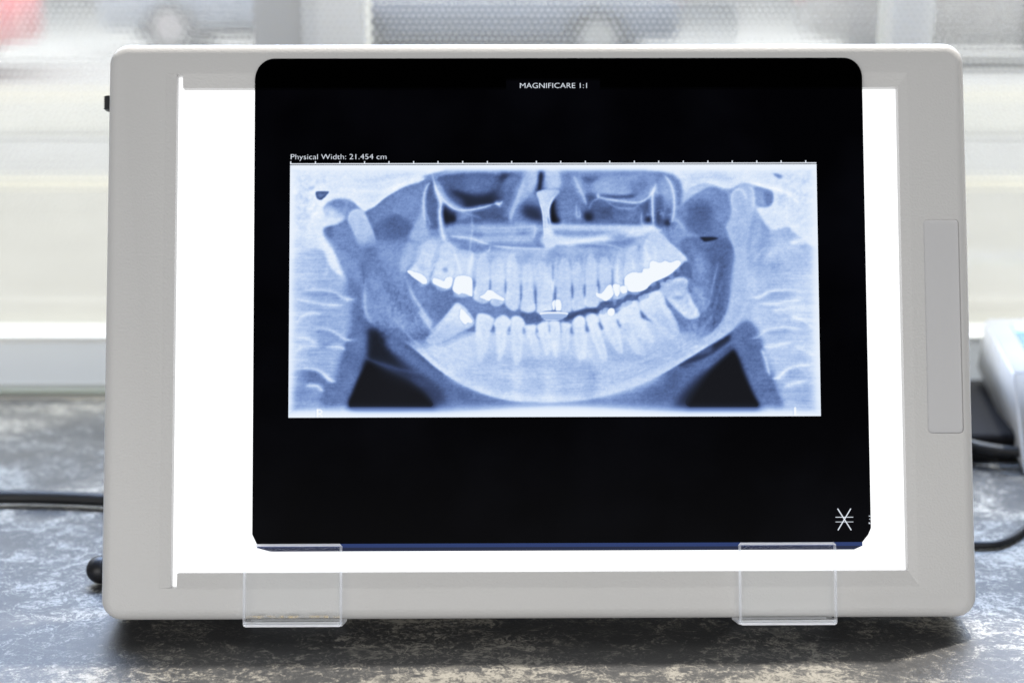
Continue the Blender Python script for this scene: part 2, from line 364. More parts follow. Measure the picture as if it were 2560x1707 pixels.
ls([(420, 190), (450, 250), (500, 298), (540, 302), (580, 265), (640, 215), (720, 170)], .97, 6, 1.5, .9)
ls([(290, 195), (250, 260), (180, 380), (180, 450), (150, 530)], .96, 6, 3, .8)
ls([(300, 150), (230, 170), (190, 250), (200, 330), (260, 410)], .96, 14, 5, .6)
lf([(213, 200), (225, 191), (255, 190), (292, 192), (285, 208), (262, 232), (243, 243), (222, 232)], .38, 1)
ls([(225, 200), (250, 215), (275, 200)], .55, 5, 1.5, .7)
lf([(262, 285), (300, 258), (345, 240), (385, 248), (400, 290), (385, 340), (350, 335), (290, 330), (268, 310)], .62, 3)
lf([(300, 262), (345, 243), (388, 255), (385, 290), (330, 285)], .53, 2.5, .8)
lf([(270, 290), (300, 290), (360, 330), (390, 350), (310, 395), (265, 370)], .84, 5, .7)
lf([(175, 165), (205, 160), (208, 178), (180, 182)], .74, 2)
lf([(400, 260), (440, 262), (480, 300), (440, 310), (412, 360), (392, 340)], .58, 3)
lf([(280, 410), (340, 385), (400, 350), (420, 400), (450, 460), (480, 530), (495, 640), (498, 760), (440, 780), (385, 690), (350, 600), (310, 500), (275, 450)], .53, 4)
lf([(275, 420), (310, 400), (320, 430), (300, 460), (280, 450)], .44, 4, .8)
ls([(262, 430), (290, 520), (340, 600), (380, 690), (400, 760)], .80, 12, 5, .8)
ls([(110, 520), (240, 525), (290, 580), (270, 680), (240, 740)], .82, 7, 4, .8)
lf([(110, 545), (250, 545), (270, 600), (250, 680), (110, 700)], .70, 8, .7)
# right skull base and mastoid
rf([(600, 42), (1580, 42), (1580, 500), (1440, 440), (1400, 400), (1290, 420), (1240, 340), (1215, 290), (1290, 280), (1310, 240), (1305, 190), (1250, 165), (1140, 130), (1060, 165), (1000, 160), (940, 140), (880, 140), (800, 190), (740, 260), (720, 300), (715, 180)], .88, 3)
rf([(740, 130), (900, 70), (1100, 100), (1050, 130), (900, 120), (800, 160)], .79, 8, .8)
rf([(760, 190), (870, 145), (940, 145), (1000, 170), (1050, 240), (900, 250), (740, 300)], .76, 6, .8)
rs([(800, 170), (880, 140), (940, 138), (1000, 160), (1050, 168), (1120, 140), (1180, 140), (1260, 160), (1380, 190), (1500, 260)], .97, 6, 2)
rs([(1130, 125), (1250, 160), (1390, 200), (1460, 260)], 1.0, 7, 2)
rf([(1310, 85), (1345, 88), (1366, 102), (1350, 115), (1325, 105)], .62, 2)
rf([(1200, 165), (1250, 170), (1300, 190), (1310, 240), (1290, 275), (1240, 285), (1195, 260), (1195, 200)], .60, 2.5)
rf([(1258, 200), (1298, 200), (1302, 250), (1275, 275), (1258, 240)], .48, 3, .8)
rf([(1330, 210), (1385, 215), (1390, 290), (1340, 270)], .77, 5, .7)
rs([(1388, 200), (1388, 300), (1400, 380), (1440, 400), (1500, 360), (1540, 330)], .97, 5, 2, .8)
rf([(1190, 350), (1240, 370), (1290, 420), (1285, 520), (1200, 640), (1160, 640), (1160, 480)], .62, 5)
rs([(1290, 490), (1240, 550), (1180, 620)], .76, 6, 3)
rf([(1270, 560), (1380, 540), (1500, 570), (1500, 680), (1400, 710), (1300, 690), (1270, 620)], .72, 6, .8)
rf([(1290, 600), (1340, 580), (1370, 640), (1310, 680), (1285, 640)], .62, 8, .8)
rs([(1260, 590), (1310, 540), (1400, 520), (1500, 560)], .86, 12, 5, .7)
rf([(1200, 860), (1500, 860), (1580, 1100), (1580, 1200), (1300, 1300), (1240, 1120)], .74, 10)
rf([(1400, 700), (1600, 700), (1600, 1300), (1480, 1200)], .80, 25)
lf([(60, 560), (160, 560), (170, 1000), (150, 1250), (60, 1300)], .76, 22)

# ---- left temporal, notch, ramus
lf([(540, 310), (600, 250), (650, 215), (745, 165), (830, 140), (880, 115), (890, 150), (855, 200), (845, 330), (810, 400), (780, 400), (720, 330), (640, 300)], .53, 2)
lf([(505, 320), (555, 288), (610, 288), (660, 305), (720, 330), (770, 370), (805, 410), (780, 440), (790, 480), (800, 560), (620, 580), (540, 480), (540, 400)], .50, 2.5)
lf([(560, 400), (620, 360), (700, 330), (760, 370), (800, 405), (775, 440), (700, 475), (620, 475), (575, 455)], .40, 4)
lf([(640, 370), (700, 345), (770, 390), (740, 430), (660, 460), (620, 420)], .36, 6, .8)
lf([(790, 400), (860, 300), (880, 400), (960, 430), (900, 480), (820, 500), (780, 500), (770, 460)], .66, 5)
lf([(520, 500), (560, 480), (640, 500), (720, 500), (790, 480), (800, 560), (780, 630), (752, 680), (760, 760), (800, 850), (860, 940), (930, 1010), (870, 1060), (780, 1080), (700, 1060), (620, 1020), (560, 975), (522, 920), (505, 850), (505, 760), (495, 620)], .54, 3)
lf([(500, 530), (560, 520), (600, 620), (580, 700), (520, 700), (497, 620)], .45, 8)
lf([(760, 500), (810, 500), (800, 580), (770, 640), (730, 680), (720, 600)], .68, 6)
ls([(490, 600), (494, 650), (500, 720), (497, 780)], .33, 4, 2, .8, 'min')
fill(Lc([(412, 350), (422, 320), (452, 303), (490, 307), (514, 335), (535, 385), (560, 440), (570, 500), (540, 540), (500, 540), (468, 500), (446, 450), (425, 400)]), .73, 2.4, .95, 'set', True, None, (578, 625))
fill(Lc([(425, 320), (455, 305), (490, 309), (508, 340), (480, 360), (440, 360)]), .80, 5, .7)
ls([(418, 400), (412, 350), (430, 314), (470, 303), (505, 325)], .86, 4, 2)
ls([(520, 770), (506, 850), (518, 920), (556, 975), (600, 1005)], .70, 8, 3)
lf([(560, 540), (700, 560), (740, 700), (800, 850), (880, 980), (760, 1020), (600, 950), (540, 850), (540, 700)], .055, 10, 1, 'add')
ls([(640, 640), (670, 700), (690, 760), (700, 800)], .70, 5, 3, .7)
ls([(590, 620), (640, 660), (650, 720)], .66, 4, 2, .6)
ls([(690, 680), (700, 780)], .66, 3, 2, .5)
ls([(760, 730), (790, 800), (830, 870), (870, 940), (920, 1005)], .84, 9, 3)
ls([(850, 860), (890, 890), (940, 925)], .70, 4, 2)
lf([(770, 710), (880, 770), (900, 880), (850, 860), (790, 790)], .57, 5)

lf([(400, 730), (498, 760), (503, 900), (535, 1000), (525, 1160), (475, 1310), (410, 1440), (240, 1450), (320, 1330), (385, 1220), (415, 1050), (440, 880)], .47, 11)
lf([(440, 880), (500, 870), (520, 1000), (510, 1120), (450, 1060)], .42, 9, .8)
lf([(560, 600), (640, 620), (740, 800), (830, 930), (760, 990), (640, 900), (560, 780)], .47, 16, .7)
ls([(506, 700), (508, 860), (522, 925), (560, 978), (640, 1024)], .74, 8, 3)
# ---- mouth gap left
lf([(765, 690), (900, 745), (1030, 785), (1180, 825), (1340, 860), (1430, 905), (1663, 925), (1663, 960), (1540, 968), (1450, 965), (1430, 935), (1380, 930), (1180, 915), (1165, 1015), (1100, 1020), (1000, 1000), (940, 970), (870, 900), (810, 800)], .53, 3)
lf([(940, 790), (1100, 830), (1000, 860), (940, 900), (880, 870)], .49, 8, .7)
lf([(1430, 908), (1540, 905), (1560, 930), (1540, 965), (1450, 962)], .40, 4)

# ---- mandible body (both sides)
mand = Lc([(560, 985), (620, 1020), (740, 1075), (850, 1060), (900, 1030), (1010, 1010), (1160, 1020), (1260, 1020), (1450, 1020), (1663, 1025)])+Rc([(140, 1025), (280, 1010), (400, 1000), (520, 940), (700, 1000), (830, 1020), (930, 1040), (1060, 1000), (1060, 1020), (1000, 1060), (920, 1110), (830, 1165), (740, 1220), (650, 1272), (560, 1318), (470, 1350), (350, 1390), (240, 1415), (120, 1432), (0, 1440)])+Lc([(1520, 1438), (1400, 1432), (1280, 1410), (1150, 1365), (1040, 1308), (930, 1235), (830, 1150), (740, 1085), (640, 1028)])
lf([(560, 1000), (1663, 1250), (1663, 1470), (430, 1475)], .45, 8)
rf([(0, 1250), (1060, 1020), (1240, 1460), (0, 1470)], .43, 8)
lf([(530, 975), (570, 1000), (640, 1035), (740, 1090), (830, 1155), (930, 1240), (1000, 1320), (1000, 1400), (960, 1480), (700, 1480), (520, 1300), (525, 1180)], .20, 12, by=12)
lf([(650, 1050), (740, 1090), (830, 1160), (900, 1230), (1000, 1330), (900, 1300), (780, 1225), (720, 1170), (630, 1110)], .42, 8)
lf([(530, 985), (600, 1035), (630, 1110), (700, 1200), (760, 1260), (800, 1330), (640, 1300), (500, 1260), (522, 1150)], .06, 9, sm=False)
lf([(522, 1175), (600, 1215), (700, 1260), (780, 1310), (850, 1370), (910, 1440), (940, 1500), (700, 1500), (440, 1500), (400, 1440), (440, 1370), (480, 1280)], .0, 8, sm=False)
lf([(430, 1410), (520, 1240), (700, 1300), (760, 1400), (760, 1490), (430, 1490)], .0, 6)
ls([(330, 1070), (430, 1120), (520, 1180), (640, 1225), (780, 1260), (950, 1265)], .42, 6, 4, .7)
ls([(560, 1195), (680, 1255), (800, 1310), (900, 1350)], .32, 12, 8, .8)
lf([(900, 1250), (1100, 1350), (1300, 1425), (1200, 1450), (1000, 1400)], .40, 12)
rf([(745, 1215), (830, 1165), (920, 1112), (1000, 1062), (1062, 1020), (1075, 1075), (1000, 1130), (900, 1190), (800, 1235)], .15, 5)
rf([(840, 1160), (930, 1110), (950, 1130), (900, 1150)], .40, 6)
rf([(1070, 1085), (1110, 1150), (1145, 1260), (1190, 1360), (1245, 1445), (1230, 1500), (690, 1500), (760, 1380), (850, 1290), (940, 1220), (1010, 1150)], .10, 12, sm=False)
rf([(1072, 1110), (1105, 1170), (1135, 1260), (1180, 1360), (1232, 1445), (1220, 1500), (780, 1500), (830, 1400), (910, 1290), (980, 1210)], .0, 7, sm=False)
rf([(600, 1330), (760, 1240), (850, 1240), (760, 1330), (700, 1400), (600, 1400)], .34, 12, .8)
rs([(750, 1222), (860, 1205), (960, 1160), (1080, 1070), (1180, 1010)], .55, 7, 4, .9)
rs([(820, 1260), (920, 1220), (1040, 1140), (1100, 1085)], .42, 7, 4, .8)
rf([(1062, 1020), (1170, 960), (1240, 1080), (1260, 1200), (1300, 1310), (1370, 1465), (1240, 1440), (1180, 1330), (1130, 1200), (1085, 1110)], .43, 6)
keep = G.copy(); fill(mand, .80, 1.8)
ux = [900, 960, 1011, 1058, 1080, 1125, 1190, 1400, 1500, 1550, 1600, 1675, 1730, 1770, 1830]; uy = [800, 815, 850, 845, 833, 825, 828, 830, 823, 820, 795, 820, 828, 836, 820]
xa = np.arange(AW)+AX0+.5; yu = np.interp(xa, ux, uy)[None, :]; wd = np.interp(xa, [1120, 1200, 1620, 1720], [46, 8, 8, 40])[None, :]
G[:] = keep+(G-keep)*np.clip((np.arange(AH)[:, None]+AY0-yu+4)/wd, 0, 1)
fill([(1130, 930), (1640, 930), (1560, 985), (1400, 1000), (1240, 985)], .73, 14)
for d, v, w in ((8, .86, 14), (24, .84, 16)):
    stroke(Lc([(640, 1035-d), (740, 1080-d), (830, 1142-d), (930, 1228-d), (1040, 1300-d), (1150, 1357-d), (1280, 1402-d), (1400, 1425-d), (1520, 1432-d)])+Rc([(0, 1432-d), (120, 1425-d), (240, 1408-d), (350, 1382-d), (470, 1343-d), (560, 1310-d), (650, 1262-d), (740, 1212-d), (830, 1155-d), (940, 1090-d)]), v, w, 8, .45)
ls([(700, 970), (780, 1060), (880, 1140), (1000, 1230), (1200, 1240)], .83, 5, 3, .6)
ls([(720, 1000), (830, 1090), (920, 1180), (1010, 1250)], .62, 4, 3, .6, 'min')
lf([(1100, 1230), (1663, 1240), (1663, 1330), (1200, 1310)], .73, 14, .8)
rf([(-10, 1240), (420, 1230), (300, 1330), (-10, 1330)], .74, 14, .8)
lf([(1180, 1170), (1300, 1120), (1420, 1180), (1420, 1230), (1250, 1230)], .68, 10, .7)
lf([(1430, 1180), (1663, 1180), (1663, 1230), (1430, 1240)], .66, 10, .7)
rf([(0, 1180), (200, 1170), (260, 1240), (200, 1290), (0, 1230)], .65, 12, .7)
rf([(180, 1240), (260, 1240), (250, 1390), (190, 1400)], .68, 8, .7)
rf([(260, 1080), (480, 1120), (640, 1120), (760, 1060), (860, 1080), (760, 1180), (560, 1240), (300, 1200)], .64, 14, .8)
rs([(300, 1240), (450, 1220), (620, 1160), (760, 1080), (860, 1030)], .80, 8, 5, .6)
rs([(240, 1360), (400, 1310), (560, 1250), (700, 1170)], .64, 3, 2, .6, 'min')
for x in (1370, 1560): lf([(x, 1240), (x+50, 1240), (x+40, 1430), (x+10, 1430)], .05, 8, 1, 'add')

# ---- right side soft tissue and ramus
rf([(725, 320), (770, 270), (850, 205), (930, 165), (1000, 180), (1050, 230), (1060, 420), (1060, 480), (900, 470), (790, 470), (770, 400)], .55, 3)
rf([(820, 260), (920, 250), (950, 340), (1010, 400), (960, 470), (880, 460), (820, 410), (790, 350)], .42, 10)
rf([(850, 290), (910, 300), (940, 380), (900, 430), (840, 380)], .33, 10, .8)
rf([(760, 490), (800, 460), (860, 455), (960, 462), (1060, 485), (1080, 560), (1060, 700), (1050, 850), (1020, 960), (940, 1040), (850, 1030), (870, 930), (835, 820), (805, 700), (800, 600), (770, 540)], .46, 4)
rf([(940, 470), (1050, 490), (1060, 600), (1030, 800), (1000, 950), (930, 1000), (940, 850), (960, 700)], .34, 12, .9)
rf([(830, 600), (900, 560), (920, 760), (870, 900), (830, 820)], .56, 10, .8)
rf([(875, 462), (930, 458), (985, 466), (960, 480), (905, 490), (888, 478)], .14, 2)
rf([(700, 420), (760, 400), (800, 430), (870, 455), (800, 458), (760, 480), (740, 520)], .60, 4)
rf([(1068, 262), (1078, 200), (1110, 150), (1160, 142), (1188, 175), (1198, 250), (1185, 330), (1168, 410), (1152, 520), (1150, 640), (1165, 760), (1162, 850), (1120, 940), (1062, 1018), (980, 1070), (900, 1100), (900, 1060), (960, 1010), (1020, 930), (1050, 830), (1062, 700), (1080, 560), (1050, 470), (1030, 400), (1058, 340)], .70, 3)
rf([(1060, 560), (1080, 560), (1060, 750), (1040, 880), (1000, 960), (960, 1000), (1030, 850)], .56, 6, .8)
rs([(1072, 290), (1064, 240), (1080, 190), (1120, 180), (1145, 215), (1150, 260)], .88, 5, 2)
rs([(1160, 150), (1188, 190), (1196, 250), (1186, 320)], .82, 5, 2)
rs([(1150, 560), (1152, 660), (1164, 760), (1160, 850), (1118, 935), (1060, 1010)], .76, 8, 3, .8)
rs([(985, 590), (975, 650), (950, 760), (930, 850), (880, 930)], .70, 5, 2.5)
rs([(1010, 700), (980, 820), (940, 940), (880, 1010)], .62, 5, 3)
rs([(800, 470), (812, 600), (815, 700)], .40, 4, 3, .6, 'min')

# ---- nasal cavity, sinuses, orbits
lf([(900, 90), (1663, 90), (1663, 520), (1260, 520), (1000, 470), (880, 430), (880, 150)], .56, 4)
rf([(0, 90), (720, 90), (715, 410), (600, 420), (400, 420), (0, 430)], .54, 4)
lf([(1330, 210), (1400, 230), (1380, 380), (1150, 375), (1060, 300)], .38, 8)
rf([(190, 210), (600, 220), (600, 390), (190, 370)], .38, 9)
lf([(960, 100), (1300, 92), (1300, 200), (1290, 270), (1200, 285), (1110, 292), (1040, 268), (1000, 230), (970, 180)], .36, 2.5)
lf([(968, 150), (1040, 170), (1120, 195), (1200, 190), (1290, 180), (1300, 262), (1200, 283), (1110, 290), (1040, 266), (1000, 225)], .13, 7)
lf([(1000, 130), (1120, 125), (1140, 190), (1080, 190), (990, 170)], .33, 6, .7)
lf([(1110, 105), (1280, 110), (1265, 175), (1180, 200), (1130, 175)], .44, 9)
lf([(1310, 82), (1350, 80), (1400, 98), (1370, 115), (1335, 140), (1305, 130)], .18, 5)
lf([(1300, 120), (1345, 120), (1335, 220), (1300, 262), (1280, 240), (1288, 150)], .27, 11)
lf([(1350, 110), (1440, 90), (1430, 170), (1380, 260), (1330, 320), (1340, 200)], .48, 6)
lf([(1355, 200), (1400, 200), (1370, 300), (1330, 320)], .42, 6, .7)
lf([(960, 262), (1020, 285), (1075, 310), (1065, 350), (1040, 390), (990, 412), (965, 340)], .10, 4)
lf([(1060, 340), (1140, 350), (1140, 380), (1060, 385)], .38, 5)
lf([(975, 400), (1130, 380), (1140, 440), (1000, 450)], .50, 7)
lf([(1150, 290), (1300, 285), (1330, 330), (1310, 365), (1150, 368), (1140, 330)], .35, 5)
lf([(1160, 300), (1280, 300), (1300, 350), (1200, 345)], .27, 5, .7)
lf([(1045, 320), (1110, 310), (1145, 330), (1080, 365)], .55, 5, .8)
lf([(1430, 280), (1500, 262), (1555, 300), (1565, 400), (1500, 385), (1440, 340)], .17, 9)
lf([(1532, 85), (1570, 88), (1556, 140), (1550, 190), (1515, 195), (1535, 140)], .20, 5)
lf([(1340, 395), (1565, 385), (1570, 490), (1340, 500)], .66, 8)
lf([(1400, 420), (1480, 420), (1480, 440), (1410, 445)], .50, 6)
lf([(1510, 450), (1575, 440), (1580, 500), (1520, 500)], .52, 7)
lf([(1000, 400), (1340, 385), (1360, 470), (1240, 500), (1000, 455)], .64, 7)
lf([(1120, 430), (1220, 450), (1180, 460)], .52, 4)
lf([(1040, 520), (1200, 510), (1250, 510), (1240, 550), (1190, 570), (1150, 560), (1050, 540)], .56, 4)
lf([(880, 150), (915, 120), (930, 190), (945, 280), (948, 400), (890, 405), (868, 300)], .38, 4)
ls([(905, 120), (870, 170), (855, 230), (855, 300), (866, 400)], .80, 6, 1.5)
ls([(858, 300), (885, 360), (895, 400)], .66, 5, 2)
ls([(935, 130), (955, 180), (990, 235), (1040, 275), (1090, 300)], .68, 22, 4)
ls([(905, 80), (920, 140), (940, 200), (975, 245), (1030, 290), (1080, 303), (1150, 298), (1210, 285), (1270, 268), (1310, 265)], .86, 6, 1.5)
ls([(900, 75), (920, 160), (942, 215), (957, 262), (950, 330), (958, 400), (975, 470), (1000, 505), (1040, 525)], .93, 8, 1.8)
ls([(965, 440), (985, 500), (1030, 528), (1060, 530)], .96, 13, 4)
ls([(1275, 255), (1300, 268), (1325, 245)], .90, 6, 2); ls([(1285, 245), (1310, 285)], .8, 4, 2)
ls([(1470, 80), (1440, 160), (1410, 240), (1375, 325), (1370, 380)], .82, 16, 3)
lf([(1450, 70), (1530, 75), (1515, 170), (1440, 230), (1460, 150)], .72, 6)
ls([(1510, 380), (1515, 430), (1500, 470)], .78, 4, 2)
ls([(1135, 310), (1142, 380), (1140, 440), (1130, 520), (1135, 570)], .76, 4, 2, .8)
ls([(1050, 290), (1130, 330), (1200, 350)], .62, 4, 2); ls([(1140, 375), (1300, 375)], .42, 3, 1.5, .8, 'min')
for y in (405, 425, 462, 478): ls([(1150, y), (1300, y+4), (1560, y-3)], .80, 4, 2, .6)
ls([(1000, 455), (1060, 460), (1130, 468), (1200, 492), (1255, 508)], .90, 5, 1.5)
ls([(1250, 512), (1350, 522), (1470, 530), (1590, 534), (1663, 534)], .95, 7, 1.8)
ls([(1255, 500), (1350, 510), (1500, 517), (1600, 516)], .48, 5, 2, .8, 'min')
ls([(1252, 505), (1240, 545), (1205, 572), (1155, 568), (1140, 545)], .90, 4, 1.5)
ls([(1590, 530), (1612, 572), (1640, 540)], .90, 5, 2)
# nasal septum and right nostril (artwork units)
fill([(1378, 500), (1392, 486), (1418, 474), (1440, 490), (1430, 540), (1420, 566), (1398, 566), (1376, 556), (1374, 530)], .50, 4)
fill([(1379, 505), (1388, 500), (1412, 505), (1406, 540), (1397, 564), (1380, 560), (1376, 535)], .05, 3)
fill([(1420, 500), (1460, 500), (1470, 560), (1420, 562), (1408, 545)], .42, 7)
fill([(1344, 480), (1398, 478), (1385, 500), (1372, 525), (1370, 560), (1380, 568), (1388, 615), (1364, 620), (1361, 570), (1357, 530), (1349, 505)], .78, 1.8)
fill([(1362, 575), (1382, 575), (1388, 618), (1364, 620)], .92, 4)
stroke([(1346, 500), (1356, 530), (1360, 575), (1363, 610)], .90, 3, 1.5); stroke([(1396, 482), (1380, 500), (1371, 530), (1378, 575)], .88, 3, 1.5)
fill([(1366, 425), (1395, 425), (1400, 470), (1365, 474)], .74, 5)
fill([(1349, 430), (1356, 432), (1353, 470), (1345, 475)], .18, 3)
# right sinus and orbit
rf([(130, 95), (300, 100), (260, 220), (200, 250), (150, 170)], .55, 6)
rf([(180, 110), (260, 115), (290, 130), (220, 135)], .28, 5)
rf([(280, 110), (600, 95), (600, 150), (540, 240), (420, 245), (280, 225), (240, 170)], .62, 6)
rf([(460, 140), (570, 110), (560, 180), (500, 230), (470, 200)], .50, 9)
rf([(280, 212), (400, 218), (500, 208), (470, 225), (400, 232), (320, 228)], .18, 3.5)
rf([(190, 210), (250, 215), (260, 250), (215, 290), (190, 260)], .30, 5)
rf([(20, 210), (160, 210), (200, 300), (200, 380), (60, 380)], .50, 8)
rf([(200, 290), (370, 290), (400, 340), (300, 350), (240, 370), (190, 350)], .30, 6)
rf([(190, 320), (240, 320), (240, 360), (200, 365)], .14, 5)
rf([(370, 290), (540, 290), (540, 370), (400, 370)], .50, 7)
rf([(370, 300), (440, 300), (440, 330), (390, 330)], .38, 5)
rf([(540, 260), (590, 240), (590, 390), (550, 380), (530, 320)], .33, 5)
rf([(605, 240), (700, 230), (700, 380), (640, 400), (605, 390)], .36, 6)
rf([(605, 320), (650, 300), (650, 390), (610, 390)], .22, 6, .8)
rf([(560, 345), (590, 340), (590, 375), (560, 375)], .16, 4); rf([(665, 360), (700, 360), (700, 395), (665, 390)], .2, 4)
rf([(640, 110), (700, 140), (720, 220), (700, 300), (660, 240), (640, 180)], .62, 6)
rs([(125, 90), (150, 150), (180, 210), (210, 285)], .80, 10, 2.5)
rs([(145, 250), (145, 330), (165, 340), (160, 290)], .76, 4, 2)
rs([(265, 215), (300, 232), (400, 248), (500, 258), (560, 235), (600, 190), (625, 155)], .86, 6, 2)
rs([(270, 205), (275, 235)], .9, 5, 2); rs([(280, 235), (240, 250), (215, 300)], .7, 4, 2)
rs([(310, 240), (380, 285), (480, 292), (520, 260)], .68, 4, 2)
rs([(620, 140), (596, 200), (595, 300), (602, 410)], .90, 8, 2)
rs([(612, 160), (630, 220)], .7, 4, 2)
rs([(650, 85), (690, 125), (715, 185), (724, 260), (720, 330), (702, 400)], .90, 6, 1.8)
rs([(660, 240), (668, 300), (650, 360)], .6, 5, 3); rs([(710, 340), (760, 380), (790, 430)], .78, 6, 3)
rs([(530, 310), (530, 370), (545, 400)], .76, 4, 2)
for i in range(26):
    x, y = 520+rng.rand()*220, 300+rng.rand()*220; rs([(x, y), (x+rng.randn()*14, y+rng.randn()*14), (x+rng.randn()*22, y+rng.randn()*22)], .74, 2.2, 1.2, .5)
rf([(0, 385), (240, 392), (560, 390), (600, 410), (440, 440), (200, 430), (0, 425)], .80, 5)
rf([(20, 420), (200, 425), (420, 425), (300, 460), (30, 460)], .62, 6)
rf([(-40, 450), (200, 465), (420, 440), (560, 410), (640, 420), (600, 450), (400, 470), (200, 500), (-40, 510)], .84, 5)
rs([(0, 505), (100, 495), (220, 480), (340, 462), (460, 430), (580, 415)], .96, 9, 3)
rs([(540, 420), (590, 408), (620, 440), (580, 450)], .97, 12, 5)
rs([(60, 520), (150, 508), (300, 503), (380, 520), (430, 540)], .80, 4, 2)
rf([(140, 512), (300, 508), (200, 524)], .48, 4)
rf([(330, 450), (440, 440), (430, 490), (360, 480)], .62, 6)

# ---- upper alveolar bone and teeth
lf([(800, 610), (815, 520), (900, 470), (1000, 490), (1040, 540), (1140, 560), (1300, 540), (1663, 545), (1663, 700), (1400, 740), (1200, 720), (1030, 700), (900, 690), (790, 650)], .74, 5)
rf([(-20, 545), (150, 520), (400, 530), (560, 440), (640, 430), (700, 500), (770, 570), (795, 600), (600, 620), (430, 700), (300, 740), (-20, 740)], .70, 5)
for x, y, r in ((1270, 590, 40), (1420, 600, 40), (1480, 570, 40), (1570, 600, 30)): lf([(x-r, y-15), (x+r, y-20), (x+r, y+30), (x-r, y+25)], .63, 9, .8)
for x, y, r in ((90, 590, 40), (170, 570, 40), (20, 560, 30), (300, 560, 60)): rf([(x-r, y-15), (x+r, y-20), (x+r, y+50), (x-r, y+45)], .58, 9, .8)
def tooth(f, p, v=.80, b=1.6, pulp=None):
    b = b*1.5
    q = Lc(p) if f is lf else Rc(p); qy = [a[1] for a in q]; lo, hi = min(qy), max(qy)
    global G; keep = G.copy(); fill(q, v, b)                     # crown clear, root melting into the bone
    t = np.clip((np.arange(AH)+AY0-lo)/(hi-lo), 0, 1)[:, None]; t = t if lo < 705 else 1-t
    m = (.40 if lo < 705 else .48)+(.42 if lo < 705 else .52)*np.clip((t-.10)/.55, 0, 1); G[:] = keep+(G-keep)*m
    for k in range(len(q)):                                      # enamel and root outline
        a, c = q[k], q[(k+1) % len(q)]
    stroke(q+[q[0]], v+.04, 2.6, 2.2, .20)
    q = np.array(p, float); c = q.mean(0)
    if pulp: (ls if f is lf else rs)(pulp, v-.10, 4, 2, .6, 'min')
tooth(lf, [(785, 640), (830, 590), (850, 510), (900, 480), (930, 500), (900, 600), (890, 690), (885, 730), (850, 742), (800, 690), (765, 660)], 0.85)
lf([(810, 610), (860, 630), (880, 660), (830, 650)], .70, 4, .8)
ls([(860, 560), (850, 620)], .68, 4, 2, .7, 'min')
tooth(lf, [(895, 700), (905, 640), (950, 590), (960, 510), (1010, 500), (1040, 560), (1035, 650), (1025, 740), (1005, 768), (960, 768), (910, 735)], 0.88)
lf([(965, 650), (990, 640), (1000, 665), (980, 672)], .68, 2.5); ls([(925, 625), (905, 670), (898, 700)], .52, 5, 2, .8, 'min')
tooth(lf, [(1030, 770), (1035, 690), (1050, 620), (1040, 545), (1100, 540), (1145, 560), (1140, 690), (1145, 800), (1100, 808), (1060, 812)], 0.86)
tooth(lf, [(1150, 820), (1165, 740), (1180, 600), (1215, 560), (1235, 620), (1240, 740), (1245, 830), (1210, 850), (1170, 840)], 0.84, pulp=[(1205, 600), (1205, 760)])
tooth(lf, [(1250, 840), (1255, 740), (1265, 620), (1300, 580), (1325, 640), (1335, 760), (1335, 840), (1300, 866), (1262, 862)], 0.84, pulp=[(1298, 620), (1295, 760)])
tooth(lf, [(1338, 850), (1345, 740), (1350, 600), (1380, 560), (1405, 620), (1420, 760), (1428, 840), (1405, 890), (1375, 893), (1348, 870)], 0.87, pulp=[(1380, 620), (1382, 760)])
tooth(lf, [(1428, 880), (1440, 780), (1445, 660), (1470, 620), (1495, 660), (1505, 780), (1515, 880), (1495, 905), (1450, 903)], 0.85, pulp=[(1470, 660), (1472, 800)])
tooth(lf, [(1522, 880), (1525, 780), (1520, 660), (1550, 610), (1590, 660), (1605, 780), (1615, 860), (1600, 900), (1545, 915), (1525, 905)], 0.84, pulp=[(1555, 670), (1560, 820)])
tooth(rf, [(-62, 880), (-65, 800), (-50, 700), (-30, 640), (0, 640), (12, 720), (10, 800), (5, 880), (-30, 905)], 0.83)
tooth(rf, [(22, 880), (25, 800), (35, 700), (45, 620), (80, 590), (105, 660), (112, 780), (118, 870), (100, 905), (50, 910)], 0.83, pulp=[(75, 650), (75, 800)])
tooth(rf, [(125, 880), (125, 780), (125, 660), (145, 610), (175, 660), (188, 780), (195, 870), (180, 900), (135, 905)], 0.81, pulp=[(155, 650), (158, 800)])
tooth(rf, [(195, 850), (200, 740), (205, 620), (230, 560), (255, 620), (262, 740), (280, 830), (262, 875), (220, 882)], 0.84, pulp=[(232, 620), (235, 780)])
tooth(rf, [(280, 840), (285, 740), (290, 620), (310, 580), (340, 620), (348, 740), (350, 820), (320, 838)], 0.82, pulp=[(312, 630), (315, 740)])
tooth(rf, [(360, 820), (365, 740), (370, 640), (390, 590), (415, 640), (425, 740), (440, 800), (410, 836), (380, 830)], 0.83)
tooth(rf, [(430, 720), (435, 600), (450, 540), (500, 520), (550, 560), (570, 640), (560, 700)], 0.83)
tooth(rf, [(545, 640), (550, 500), (600, 430), (650, 450), (700, 500), (770, 565), (796, 600), (770, 620), (700, 680), (600, 700)], 0.88)
rs([(700, 500), (745, 545), (790, 595), (795, 606)], .88, 4, 2)
rs([(520, 500), (512, 550)], .52, 6, 3, .8, 'min')
rs([(545, 500), (560, 560), (580, 600)], .93, 8, 2.5); rs([(600, 480), (610, 560), (612, 600)], .90, 6, 2.5)
rs([(388, 620), (385, 700), (395, 750)], .96, 6, 2); rs([(475, 590), (485, 660)], .92, 6, 2)
